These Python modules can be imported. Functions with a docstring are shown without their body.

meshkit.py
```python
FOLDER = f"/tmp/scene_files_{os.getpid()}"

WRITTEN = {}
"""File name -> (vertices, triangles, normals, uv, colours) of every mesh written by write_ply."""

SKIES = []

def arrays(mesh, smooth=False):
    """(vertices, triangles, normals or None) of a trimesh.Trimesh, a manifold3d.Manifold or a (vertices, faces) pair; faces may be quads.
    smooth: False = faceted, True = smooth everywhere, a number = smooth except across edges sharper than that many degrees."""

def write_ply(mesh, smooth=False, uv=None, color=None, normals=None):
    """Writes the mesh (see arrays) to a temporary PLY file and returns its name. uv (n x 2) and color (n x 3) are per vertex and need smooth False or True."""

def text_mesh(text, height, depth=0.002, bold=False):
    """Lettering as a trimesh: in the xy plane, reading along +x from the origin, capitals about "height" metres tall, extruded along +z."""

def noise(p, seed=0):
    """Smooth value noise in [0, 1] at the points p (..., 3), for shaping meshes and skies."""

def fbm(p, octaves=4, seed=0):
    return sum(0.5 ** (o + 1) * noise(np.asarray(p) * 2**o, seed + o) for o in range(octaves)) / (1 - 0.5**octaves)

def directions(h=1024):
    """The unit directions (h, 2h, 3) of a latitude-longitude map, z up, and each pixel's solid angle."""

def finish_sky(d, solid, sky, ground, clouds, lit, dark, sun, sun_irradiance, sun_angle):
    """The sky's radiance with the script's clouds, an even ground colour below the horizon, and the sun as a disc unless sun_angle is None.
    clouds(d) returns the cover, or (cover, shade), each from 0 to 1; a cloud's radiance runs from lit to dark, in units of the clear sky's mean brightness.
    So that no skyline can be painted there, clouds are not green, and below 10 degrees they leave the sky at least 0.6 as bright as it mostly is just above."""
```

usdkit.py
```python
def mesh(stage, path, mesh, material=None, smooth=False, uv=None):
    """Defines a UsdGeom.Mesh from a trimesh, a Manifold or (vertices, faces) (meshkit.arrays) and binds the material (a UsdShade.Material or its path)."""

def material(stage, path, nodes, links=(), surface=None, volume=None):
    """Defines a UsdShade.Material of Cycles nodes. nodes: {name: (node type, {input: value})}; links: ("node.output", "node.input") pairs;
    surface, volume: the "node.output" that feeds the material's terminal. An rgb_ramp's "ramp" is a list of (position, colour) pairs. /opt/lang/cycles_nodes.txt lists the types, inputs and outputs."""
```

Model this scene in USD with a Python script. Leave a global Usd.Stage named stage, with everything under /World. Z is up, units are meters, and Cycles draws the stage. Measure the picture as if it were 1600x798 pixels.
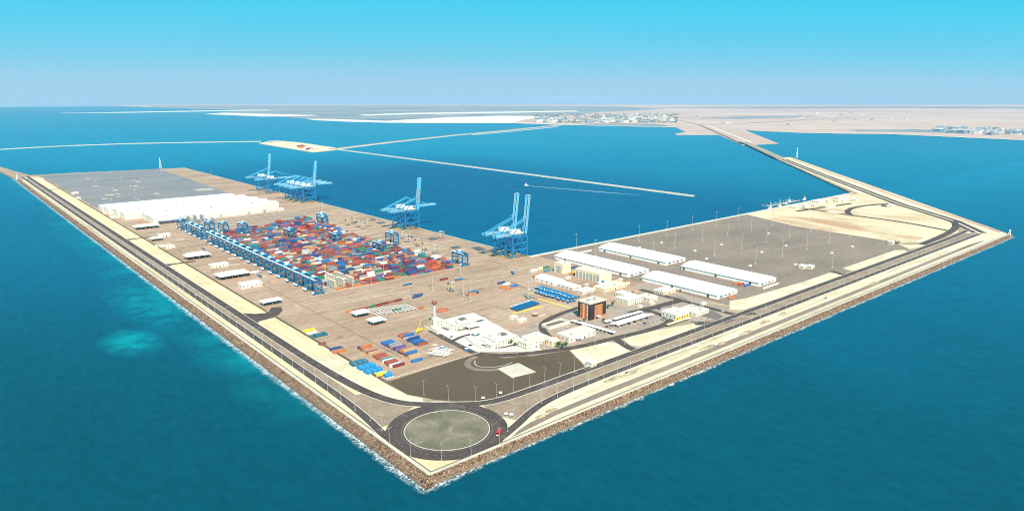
import math
import numpy as np
import trimesh
import usdkit, meshkit
from shapely.geometry import Polygon, LineString, Point, box as sbox
from shapely.ops import unary_union
from pxr import Usd, UsdGeom, UsdLux, UsdShade, Gf, Sdf, Vt

stage = Usd.Stage.CreateInMemory()
UsdGeom.SetStageUpAxis(stage, "Z")
UsdGeom.SetStageMetersPerUnit(stage, 1.0)
UsdGeom.Xform.Define(stage, "/World")
rng = np.random.default_rng(7)

# ------------------------------------------------------------------ camera, sky, sun, exposure
# world: the island's near corner is the origin, +x along its south shore, +y along its west shore, z up (metres)
EYE = np.array([-231.4, -356.8, 250.0])
FOCAL_PX, CX, CY, HORIZON = 1082.0, 800.0, 399.0, 150.0
PITCH = math.atan((CY - HORIZON) / FOCAL_PX)
RIGHT = np.array([0.75994, -0.64999, 0.0])
AHEAD = np.array([0.64999, 0.75994, 0.0])
FWD = AHEAD * math.cos(PITCH) + np.array([0, 0, -math.sin(PITCH)])
UP = AHEAD * math.sin(PITCH) + np.array([0, 0, math.cos(PITCH)])
cam = UsdGeom.Camera.Define(stage, "/World/camera")
cam.AddTransformOp().Set(Gf.Matrix4d(*RIGHT, 0, *UP, 0, *(-FWD), 0, *EYE, 1))
cam.CreateFocalLengthAttr(36.0 * FOCAL_PX / 1600.0)
cam.CreateHorizontalApertureAttr(36.0)
cam.CreateVerticalApertureAttr(36.0 * 510 / 1024)
cam.CreateClippingRangeAttr(Gf.Vec2f(1.0, 200000.0))
EXPOSURE = 0.88
cam.CreateExposureAttr(EXPOSURE)

SUN_AZ = np.array([-0.45, -0.893])          # horizontal direction towards the sun
SUN_EL = math.radians(46)
SUN = np.array([*(SUN_AZ / np.linalg.norm(SUN_AZ) * math.cos(SUN_EL)), math.sin(SUN_EL)])
sun = UsdLux.DistantLight.Define(stage, "/World/sunlight")
sun.CreateIntensityAttr(1.2)
sun.CreateNormalizeAttr(True)
sun.CreateAngleAttr(0.5)
sun.CreateColorAttr(Gf.Vec3f(1.0, 0.83, 0.64))
zax = SUN
xax = np.cross([0, 0, 1.0], zax); xax /= np.linalg.norm(xax)
yax = np.cross(zax, xax)
sun.AddTransformOp().Set(Gf.Matrix4d(*xax, 0, *yax, 0, *zax, 0, 0, 0, 0, 1))

UsdGeom.Scope.Define(stage, "/World/Looks")
def _pow(ch, k, e):
    return {f"q{ch}": ("math", {"math_type": "power", "value2": e}), f"k{ch}": ("math", {"math_type": "multiply", "value2": k})}


# a clear but humid Gulf sky: the scattering model with its green and blue flattened towards the zenith
usdkit.material(stage, "/World/Looks/sky", {
    "s": ("sky_texture", {"sky_type": "single_scattering", "sun_disc": False, "sun_elevation": SUN_EL,
                          "sun_rotation": math.atan2(SUN[0], SUN[1]), "altitude": 5000.0, "air_density": 0.3,
                          "aerosol_density": 0.3, "ozone_density": 6.0}),
    "tc": ("texture_coordinate", {}), "dv": ("separate_xyz", {}), "dz": ("math", {"math_type": "maximum", "value2": 0.004}), "dc": ("combine_xyz", {}),   # below the horizon the air keeps the horizon's tone
    "sc": ("separate_color", {}), "qr": ("math", {"math_type": "multiply_add", "value2": 1.5, "value3": -0.42}), "mr": ("math", {"math_type": "smoothmin", "value2": 2.3, "value3": 0.9}), "kr": ("math", {"math_type": "maximum", "value2": 0.2}), **_pow("g", 3.90, 0.02), **_pow("b", 5.95, -0.06), "cc": ("combine_color", {}),
    "b": ("background_shader", {"strength": 0.088})},
    [("tc.generated", "dv.vector"), ("dv.x", "dc.x"), ("dv.y", "dc.y"), ("dv.z", "dz.value1"), ("dz.value", "dc.z"), ("dc.vector", "s.vector"), ("s.color", "sc.color"), *[(f"sc.{c}", f"q{c}.value1") for c in "rgb"], ("qr.value", "mr.value1"), ("mr.value", "kr.value1"), *[(f"q{c}.value", f"k{c}.value1") for c in "gb"],
     *[(f"k{c}.value", f"cc.{c}") for c in "rgb"], ("cc.color", "b.color")], surface="b.background")
dome = UsdLux.DomeLight.Define(stage, "/World/sky")
UsdShade.MaterialBindingAPI.Apply(dome.GetPrim()).Bind(UsdShade.Material.Get(stage, "/World/Looks/sky"))
dome.GetPrim().SetCustomDataByKey("kind", "structure")
dome.GetPrim().SetCustomDataByKey("label", "clear hazy blue daylight sky above the sea")
dome.GetPrim().SetCustomDataByKey("category", "sky")


# ------------------------------------------------------------------ helpers
def G(px, py, z=0.0):
    """Where the sight line surveyed on the 1600 px wide photograph meets the height z."""
    d = FWD + RIGHT * ((px - CX) / FOCAL_PX) - UP * ((py - CY) / FOCAL_PX)
    return (EYE + d * ((z - EYE[2]) / d[2]))[:2]


def GP(pts, z=0.0):
    return [tuple(G(a, b, z)) for a, b in pts]


ORD = ("first second third fourth fifth sixth seventh eighth ninth tenth eleventh twelfth thirteenth fourteenth fifteenth sixteenth seventeenth "
       "eighteenth nineteenth twentieth").split()
TENS = {20: "twenty", 30: "thirty", 40: "forty", 50: "fifty", 60: "sixty"}


def ordinal(n):
    """1 -> first, 21 -> twenty-first ..."""
    if n <= 20:
        return ORD[n - 1]
    t = n // 10 * 10
    return {30: "thirtieth", 40: "fortieth", 50: "fiftieth", 60: "sixtieth"}[t] if n == t else TENS[t] + "-" + ORD[n - t - 1]


_used = {}


def numbered(parent, name):
    k = (parent, name)
    n = _used.get(k, 0)
    _used[k] = n + 1
    return f"{parent}/{name}" if n == 0 else f"{parent}/{name}_{n:03d}"


def ppath(parent):
    return "/World" if parent is None else str(parent.GetPath())


def tag(p, label=None, cat=None, group=None, kind=None):
    for k, v in (("label", label), ("category", cat), ("group", group), ("kind", kind)):
        if v:
            p.SetCustomDataByKey(k, v)
    return p


def thing(name, label, cat, loc=(0, 0, 0), rot=0.0, group=None, kind=None):
    x = UsdGeom.Xform.Define(stage, numbered("/World", name))
    x.AddTranslateOp().Set(Gf.Vec3d(*map(float, loc)))
    if rot:
        x.AddRotateZOp().Set(float(rot))
    return tag(x.GetPrim(), label, cat, group, kind)


def proto(name):
    """A class prim that copies refer to."""
    return stage.CreateClassPrim(f"/World/{name}_kind")


def copy(pr, name, label, cat, loc, rot=0.0, group=None, scale=None):
    t = thing(name, label, cat, loc, rot, group)
    if scale is not None:
        UsdGeom.Xformable(t).AddScaleOp().Set(Gf.Vec3f(*map(float, scale)))
    t.GetReferences().AddInternalReference(pr.GetPath())
    t.SetInstanceable(True)
    return t


class MB:
    """Collects boxes, bars and sheets, and makes them one mesh."""

    def __init__(self):
        self.v, self.f, self.n = [], [], 0

    def add(self, v, f):
        self.v.append(np.asarray(v, float)); self.f.append(np.asarray(f, int) + self.n); self.n += len(v)
        return self

    def tri(self, m):
        return self.add(m.vertices, m.faces)

    def box(self, x0, x1, y0, y1, z0, z1):
        v = [(x, y, z) for z in (z0, z1) for y in (y0, y1) for x in (x0, x1)]
        return self.add(v, BOXF)

    def bar(self, a, b, w, h=None):
        """A square bar from a to b."""
        a, b = np.asarray(a, float), np.asarray(b, float)
        h = w if h is None else h
        d = (b - a) / np.linalg.norm(b - a)
        s = np.cross(d, [0, 0, 1.0])
        s = np.array([1.0, 0, 0]) if np.linalg.norm(s) < 1e-6 else s / np.linalg.norm(s)
        t = np.cross(s, d)
        v = [p + s * (i * w / 2) + t * (j * h / 2) for p in (a, b) for j in (-1, 1) for i in (-1, 1)]
        return self.add(v, BOXF)

    def cyl(self, x, y, z0, z1, r0, r1=None, n=8):
        r1 = r0 if r1 is None else r1
        a = np.arange(n) * 2 * math.pi / n
        c = np.stack([np.cos(a), np.sin(a)], 1)
        v = np.vstack([np.c_[x + c[:, 0] * r0, y + c[:, 1] * r0, np.full(n, z0)], np.c_[x + c[:, 0] * r1, y + c[:, 1] * r1, np.full(n, z1)], [[x, y, z0], [x, y, z1]]])
        f = []
        for i in range(n):
            j = (i + 1) % n
            f += [(i, j, n + j), (i, n + j, n + i), (2 * n, j, i), (2 * n + 1, n + i, n + j)]
        return self.add(v, f)

    def hcyl(self, a, b, r, n=8):
        """A round bar lying from a to b."""
        a, b = np.asarray(a, float), np.asarray(b, float)
        m = trimesh.creation.cylinder(radius=r, segment=[a, b], sections=n)
        return self.tri(m)

    @staticmethod
    def cap(prof):
        """Triangles that close a profile, hollow ones too (ear clipping)."""
        p, idx, out = np.asarray(prof, float), list(range(len(prof))), []
        area = 0.5 * sum(p[i - 1][0] * p[i][1] - p[i][0] * p[i - 1][1] for i in range(len(p)))
        sg = 1 if area > 0 else -1
        cr = lambda a, b, c: sg * ((b[0] - a[0]) * (c[1] - a[1]) - (b[1] - a[1]) * (c[0] - a[0]))
        while len(idx) > 3:
            for k in range(len(idx)):
                i, j, l = idx[k - 1], idx[k], idx[(k + 1) % len(idx)]
                if cr(p[i], p[j], p[l]) > 1e-12 and not any(cr(p[i], p[j], p[q]) > 1e-12 and cr(p[j], p[l], p[q]) > 1e-12 and cr(p[l], p[i], p[q]) > 1e-12 for q in idx if q not in (i, j, l)):
                    out.append((i, j, l)); idx.pop(k)
                    break
            else:
                break
        return out + [tuple(idx)] if len(idx) == 3 else out

    def prism_y(self, prof, y0, y1):
        """A profile of (x, z) points, counter-clockwise seen from -y, drawn from y0 to y1."""
        n = len(prof)
        v = [(x, y0, z) for x, z in prof] + [(x, y1, z) for x, z in prof]
        f = [(i, (i + 1) % n, n + (i + 1) % n) for i in range(n)] + [(i, n + (i + 1) % n, n + i) for i in range(n)]
        c = self.cap(prof)
        return self.add(v, f + [tuple(t) for t in c] + [(n + t[0], n + t[2], n + t[1]) for t in c])

    def prism_x(self, prof, x0, x1):
        n = len(prof)
        v = [(x0, y, z) for y, z in prof] + [(x1, y, z) for y, z in prof]
        f = [(i, n + (i + 1) % n, (i + 1) % n) for i in range(n)] + [(i, n + i, n + (i + 1) % n) for i in range(n)]
        c = self.cap(prof)
        return self.add(v, f + [(t[0], t[2], t[1]) for t in c] + [(n + t[0], n + t[1], n + t[2]) for t in c])

    def sheet(self, poly, z):
        for p in getattr(poly, "geoms", [poly]):
            if p.geom_type != "Polygon" or p.area < 0.05:
                continue
            v, f = trimesh.creation.triangulate_polygon(p, engine="earcut")
            v = np.asarray(v)[:, :2]
            f = np.asarray(f)
            a = v[f]
            s = np.cross(a[:, 1] - a[:, 0], a[:, 2] - a[:, 0])
            f[s < 0] = f[s < 0][:, ::-1]
            self.add(np.c_[v, np.full(len(v), z)], f)
        return self

    def slab(self, poly, z0, z1):
        for p in getattr(poly, "geoms", [poly]):
            if p.geom_type != "Polygon" or p.area < 0.01:
                continue
            m = trimesh.creation.extrude_polygon(p, z1 - z0, engine="earcut")
            m.apply_translation((0, 0, z0))
            self.tri(m)
        return self

    def mesh(self):
        return np.vstack(self.v), np.vstack(self.f)

    def build(self, name, material, parent=None, smooth=False):
        m = usdkit.mesh(stage, numbered(ppath(parent), name), self.mesh(), M[material], smooth=smooth)
        return m.GetPrim()


BOXF = np.array([(0, 2, 1), (1, 2, 3), (4, 5, 6), (5, 7, 6), (0, 1, 4), (1, 5, 4), (2, 6, 3), (3, 6, 7), (0, 4, 2), (2, 4, 6), (1, 3, 5), (3, 7, 5)])


def line_poly(pts, w, cap=2):
    return LineString(pts).buffer(w / 2, cap_style=cap, join_style=1, resolution=6)


def smooth_line(pts, it=3):
    p = np.asarray(pts, float)
    for _ in range(it):
        q = np.empty((2 * len(p), 2))
        q[0], q[-1] = p[0], p[-1]
        q[1:-1:2] = p[:-1] * 0.75 + p[1:] * 0.25
        q[2:-1:2] = p[:-1] * 0.25 + p[1:] * 0.75
        p = q
    return p


def rounded(pts, r):
    p = Polygon(pts).buffer(0)
    return p.buffer(-r, resolution=8).buffer(r, resolution=8)


# ------------------------------------------------------------------ materials
M = {}


def flat(name, c, rough=0.6, metal=0.0, spec=0.5, var=0.12, scale=0.5):
    """Paint or metal with slight uneven fading."""
    lo, hi = tuple(x * (1 - var) for x in c), tuple(min(x * (1 + var), 0.95) for x in c)
    M[name] = usdkit.material(stage, f"/World/Looks/{name}", {
        "g": ("geometry", {}), "n": ("noise_texture", {"scale": scale, "detail": 4.0, "roughness": 0.6}),
        "r": ("rgb_ramp", {"ramp": [(0.3, lo), (0.7, hi)]}),
        "p": ("principled_bsdf", {"roughness": rough, "metallic": metal, "specular_ior_level": spec})},
        [("g.position", "n.vector"), ("n.fac", "r.fac"), ("r.color", "p.base_color")], surface="p.BSDF")


def ground(name, cols, big=0.01, fine=0.15, stretch=(1, 1, 1), contrast=(0.3, 0.7), rough=0.9, streak=None, grain=0.25, bump=0.0, spot=None):
    """A worn ground: patches of a few tones, long streaks along one axis and fine grain."""
    nodes = {
        "g": ("geometry", {}),
        "mp": ("mapping", {"scale": stretch}),
        "n1": ("noise_texture", {"scale": big, "detail": 6.0, "roughness": 0.62, "distortion": 0.4}),
        "n2": ("noise_texture", {"scale": fine, "detail": 5.0, "roughness": 0.65}),
        "r1": ("rgb_ramp", {"ramp": [(contrast[0] + (contrast[1] - contrast[0]) * i / max(len(cols) - 1, 1), c) for i, c in enumerate(cols)]}),
        "r2": ("rgb_ramp", {"ramp": [(0.25, (1 - grain,) * 3), (0.75, (1 + grain * 0.4,) * 3)]}),
        "mx": ("mix", {"mix_type": "multiply", "fac": 1.0}),
        "p": ("principled_bsdf", {"roughness": rough, "specular_ior_level": 0.2})}
    links = [("g.position", "mp.vector"), ("mp.vector", "n1.vector"), ("g.position", "n2.vector"), ("n1.fac", "r1.fac"), ("n2.fac", "r2.fac"),
             ("r1.color", "mx.color1"), ("r2.color", "mx.color2")]
    last = "mx.color"
    if streak:
        sc, lo, fac = streak
        nodes |= {"mps": ("mapping", {"scale": sc}), "n3": ("noise_texture", {"scale": 1.0, "detail": 4.0, "roughness": 0.6}),
                  "r3": ("rgb_ramp", {"ramp": [(0.38, lo), (0.58, (1, 1, 1))]}), "mx2": ("mix", {"mix_type": "multiply", "fac": fac})}
        links += [("g.position", "mps.vector"), ("mps.vector", "n3.vector"), ("n3.fac", "r3.fac"), (last, "mx2.color1"), ("r3.color", "mx2.color2")]
        last = "mx2.color"
    if spot:
        sc, col, lo, hi = spot
        nodes |= {"n4": ("noise_texture", {"scale": sc, "detail": 5.0, "roughness": 0.7}),
                  "m4": ("map_range", {"clamp": True, "from_min": lo, "from_max": hi}), "mx3": ("mix", {"color2": col})}
        links += [("g.position", "n4.vector"), ("n4.fac", "m4.value"), ("m4.result", "mx3.fac"), (last, "mx3.color1")]
        last = "mx3.color"
    if bump:
        nodes["b"] = ("bump", {"strength": 0.6, "distance": bump})
        links += [("n2.fac", "b.height"), ("b.normal", "p.normal")]
    links.append((last, "p.base_color"))
    M[name] = usdkit.material(stage, f"/World/Looks/{name}", nodes, links, surface="p.BSDF")


ground("apron", [(0.3052, 0.2011, 0.1338), (0.3795, 0.2597, 0.1798), (0.4455, 0.3147, 0.2263)], big=0.014, fine=0.12, stretch=(0.35, 1, 1), contrast=(0.34, 0.66), spot=(0.02, (0.20, 0.145, 0.11), 0.58, 0.74),
       streak=((0.010, 0.11, 1), (0.74, 0.70, 0.67), 0.6))
ground("concrete_light", [(0.46, 0.41, 0.33), (0.56, 0.50, 0.41)], big=0.03, fine=0.3)
ground("white_paving", [(0.52, 0.475, 0.39), (0.62, 0.58, 0.50)], big=0.03, fine=0.2, grain=0.1)
ground("sand", [(0.5225, 0.4139, 0.2325), (0.5985, 0.4836, 0.2930), (0.6555, 0.5487, 0.3627)], big=0.02, fine=0.25, grain=0.2, spot=(0.035, (0.40, 0.29, 0.17), 0.6, 0.78))
ground("sand_white", [(0.5022, 0.4141, 0.2700), (0.5766, 0.4914, 0.3465), (0.6417, 0.5642, 0.4275)], big=0.03, fine=0.25, grain=0.2, spot=(0.045, (0.36, 0.275, 0.18), 0.58, 0.76))
ground("sand_rust", [(0.62, 0.53, 0.36), (0.57, 0.46, 0.30), (0.43, 0.26, 0.14)], big=0.011, fine=0.2, stretch=(1, 0.5, 1), contrast=(0.35, 0.66))
ground("asphalt", [(0.0636, 0.0471, 0.0409), (0.0903, 0.0676, 0.0591)], big=0.05, fine=0.6, streak=((0.02, 0.02, 1), (0.8, 0.8, 0.8), 0.6), spot=(0.07, (0.19, 0.155, 0.12), 0.55, 0.78))
ground("asphalt_blue", [(0.155, 0.152, 0.165), (0.20, 0.195, 0.20), (0.235, 0.22, 0.215)], big=0.012, fine=0.2, stretch=(0.4, 1, 1), spot=(0.05, (0.36, 0.36, 0.35), 0.68, 0.76))
ground("paving_grey", [(0.1769, 0.1334, 0.1033), (0.2234, 0.1698, 0.1338), (0.2607, 0.1940, 0.1530)], big=0.012, fine=0.15, stretch=(0.5, 1, 1))
ground("gravel", [(0.0862, 0.0599, 0.0362), (0.1058, 0.0745, 0.0470)], big=0.015, fine=0.4, grain=0.2)
ground("median_soil", [(0.2090, 0.1485, 0.1035), (0.2755, 0.1980, 0.1395), (0.3230, 0.2430, 0.1755)], big=0.04, fine=0.3)
ground("roundabout_soil", [(0.1250, 0.1122, 0.0748), (0.1700, 0.1472, 0.1012), (0.2400, 0.1932, 0.1452)], big=0.045, fine=0.35, contrast=(0.38, 0.66), spot=(0.07, (0.36, 0.31, 0.25), 0.6, 0.72))
ground("empty_strip", [(0.2400, 0.1800, 0.1368), (0.3040, 0.2250, 0.1748)], big=0.03, fine=0.3)
ground("kerb", [(0.50, 0.46, 0.39), (0.60, 0.56, 0.48)], big=0.2, fine=1.0)
ground("earth_dark", [(0.12, 0.10, 0.085), (0.17, 0.145, 0.12)], big=0.05, fine=0.4)
ground("track_sand", [(0.36, 0.28, 0.17), (0.46, 0.37, 0.24)], big=0.1, fine=0.6)
ground("faint_mark", [(0.235, 0.185, 0.145), (0.30, 0.24, 0.19)], big=0.05, fine=0.5)
ground("tyre_stain", [(0.15, 0.12, 0.10), (0.22, 0.18, 0.145)], big=0.05, fine=0.5)
ground("mound_soil", [(0.20, 0.15, 0.095), (0.32, 0.25, 0.165), (0.52, 0.44, 0.31)], big=0.12, fine=0.7)
ground("rubble_pale", [(0.34, 0.32, 0.29), (0.46, 0.44, 0.40)], big=0.05, fine=0.4)
ground("office_ground", [(0.2700, 0.2100, 0.1680), (0.3420, 0.2688, 0.2142), (0.2160, 0.1722, 0.1428)], big=0.03, fine=0.3)
ground("rock_slope", [(0.14, 0.105, 0.075), (0.20, 0.15, 0.11)], big=0.1, fine=0.7)
ground("desert", [(0.3911, 0.2727, 0.2205), (0.4672, 0.3344, 0.2783), (0.5432, 0.4013, 0.3360)], big=0.0006, fine=0.004, stretch=(1, 0.5, 1), grain=0.2, spot=(0.0016, (0.30, 0.25, 0.22), 0.6, 0.72))
ground("beach", [(0.62, 0.57, 0.46), (0.70, 0.66, 0.56)], big=0.01, fine=0.05)
ground("tidal_mud", [(0.13, 0.165, 0.20), (0.19, 0.22, 0.245), (0.28, 0.285, 0.285)], big=0.0012, fine=0.006, stretch=(0.4, 1, 1))
ground("yellow_paint", [(0.62, 0.46, 0.04), (0.70, 0.54, 0.08)], big=0.1, fine=0.8)
ground("white_paint", [(0.62, 0.61, 0.58), (0.75, 0.74, 0.71)], big=0.2, fine=1.2)
ground("worn_paint", [(0.22, 0.20, 0.18), (0.42, 0.40, 0.37)], big=0.3, fine=1.5)
ground("red_earth", [(0.30, 0.10, 0.05), (0.40, 0.15, 0.08)], big=0.2, fine=0.6)
flat("white_roof", (0.72, 0.71, 0.67), 0.5, var=0.07, scale=0.08)
flat("shed_white", (0.80, 0.78, 0.73), 0.6, var=0.06, scale=0.15)
flat("white_wall", (0.64, 0.60, 0.51), 0.7, var=0.06, scale=0.2)
flat("cream_wall", (0.66, 0.58, 0.40), 0.8, var=0.07, scale=0.2)
flat("cream_roof", (0.58, 0.53, 0.45), 0.8, var=0.1, scale=0.15)
flat("pale_roof", (0.52, 0.46, 0.38), 0.8, var=0.12, scale=0.2)
flat("grey_steel", (0.34, 0.36, 0.37), 0.5, var=0.15)
flat("white_steel", (0.74, 0.75, 0.75), 0.45, var=0.06)
flat("rack_cream", (0.62, 0.54, 0.42), 0.6, var=0.1)
flat("galvanised", (0.48, 0.48, 0.46), 0.5, var=0.08)
flat("window_tint", (0.20, 0.18, 0.155), 0.2)
flat("dark_steel", (0.07, 0.075, 0.08), 0.5)
flat("crane_blue", (0.004, 0.16, 0.37), 0.4, var=0.15)
flat("crane_light", (0.07, 0.38, 0.60), 0.4, var=0.12)
flat("asc_blue", (0.008, 0.13, 0.29), 0.4, var=0.2)
flat("yellow_steel", (0.66, 0.50, 0.03), 0.5)
flat("orange_brick", (0.56, 0.21, 0.075), 0.75, var=0.1, scale=0.4)
flat("dark_cladding", (0.022, 0.018, 0.026), 0.25, var=0.1)
flat("glass_dark", (0.02, 0.028, 0.035), 0.08, spec=0.8)
flat("concrete_pier", (0.38, 0.35, 0.31), 0.85)
flat("rubber", (0.02, 0.02, 0.02), 0.8)
flat("red_paint", (0.45, 0.025, 0.02), 0.35)
flat("hull_blue", (0.03, 0.08, 0.2), 0.4)
flat("leaf_green", (0.055, 0.10, 0.03), 0.8, var=0.4, scale=1.0)
flat("trunk_brown", (0.12, 0.08, 0.05), 0.9)
flat("town_white", (0.60, 0.60, 0.58), 0.8, var=0.15, scale=0.02)
flat("town_grey", (0.30, 0.34, 0.38), 0.8, var=0.25, scale=0.02)
flat("town_blue", (0.12, 0.22, 0.32), 0.7, var=0.25, scale=0.02)
flat("town_green", (0.10, 0.14, 0.10), 0.9, var=0.3, scale=0.02)
flat("blue_tarp", (0.008, 0.19, 0.42), 0.45, var=0.1)
flat("teal_tarp", (0.02, 0.11, 0.16), 0.5)
BOXCOL = {"rust": (0.29, 0.085, 0.05), "maroon": (0.19, 0.03, 0.035), "orange": (0.52, 0.17, 0.05), "red": (0.42, 0.055, 0.04), "navy": (0.03, 0.06, 0.20),
          "blue": (0.02, 0.14, 0.40), "teal": (0.02, 0.25, 0.30), "green": (0.03, 0.19, 0.09), "grey": (0.30, 0.31, 0.32), "white": (0.66, 0.65, 0.62),
          "tan": (0.50, 0.37, 0.20), "violet": (0.17, 0.10, 0.26)}
for k, c in BOXCOL.items():
    c = BOXCOL[k] = tuple(0.86 * (0.95 * v + 0.05 * sum(c) / 3) for v in c)
    flat("box_" + k, c, 0.5, var=0.16, scale=0.4)
M["box_mixed"] = usdkit.material(stage, "/World/Looks/box_mixed", {
    "a": ("attribute", {"attribute": "tint"}), "g": ("geometry", {}), "n": ("noise_texture", {"scale": 0.4, "detail": 4.0}),
    "r": ("rgb_ramp", {"ramp": [(0.3, (0.8, 0.8, 0.8)), (0.7, (1.12, 1.12, 1.12))]}), "mx": ("mix", {"mix_type": "multiply", "fac": 1.0}),
    "p": ("principled_bsdf", {"roughness": 0.5})},
    [("g.position", "n.vector"), ("n.fac", "r.fac"), ("a.color", "mx.color1"), ("r.color", "mx.color2"), ("mx.color", "p.base_color")], surface="p.BSDF")
# rocks: brown armour stone, a tone for each stone, darker where it stays wet
M["rock"] = usdkit.material(stage, "/World/Looks/rock", {
    "g": ("geometry", {}), "vo": ("voronoi_texture", {"scale": 1.0}), "vs": ("separate_color", {}), "n": ("noise_texture", {"scale": 1.2, "detail": 4.0}),
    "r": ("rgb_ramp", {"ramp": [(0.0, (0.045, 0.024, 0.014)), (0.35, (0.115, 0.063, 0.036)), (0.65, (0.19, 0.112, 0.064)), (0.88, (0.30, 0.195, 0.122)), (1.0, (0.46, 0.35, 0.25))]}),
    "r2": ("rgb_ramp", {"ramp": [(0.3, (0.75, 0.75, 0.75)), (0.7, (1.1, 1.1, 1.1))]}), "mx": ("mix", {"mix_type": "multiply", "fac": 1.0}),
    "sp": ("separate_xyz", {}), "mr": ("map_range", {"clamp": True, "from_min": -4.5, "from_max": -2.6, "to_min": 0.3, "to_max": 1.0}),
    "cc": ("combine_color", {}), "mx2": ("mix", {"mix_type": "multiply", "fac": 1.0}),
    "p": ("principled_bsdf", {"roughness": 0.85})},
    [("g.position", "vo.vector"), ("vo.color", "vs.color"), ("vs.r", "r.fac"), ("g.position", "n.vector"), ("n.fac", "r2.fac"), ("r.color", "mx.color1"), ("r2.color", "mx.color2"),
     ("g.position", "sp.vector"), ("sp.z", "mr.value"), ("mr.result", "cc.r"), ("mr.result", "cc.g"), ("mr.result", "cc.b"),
     ("mx.color", "mx2.color1"), ("cc.color", "mx2.color2"), ("mx2.color", "p.base_color")], surface="p.BSDF")

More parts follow.
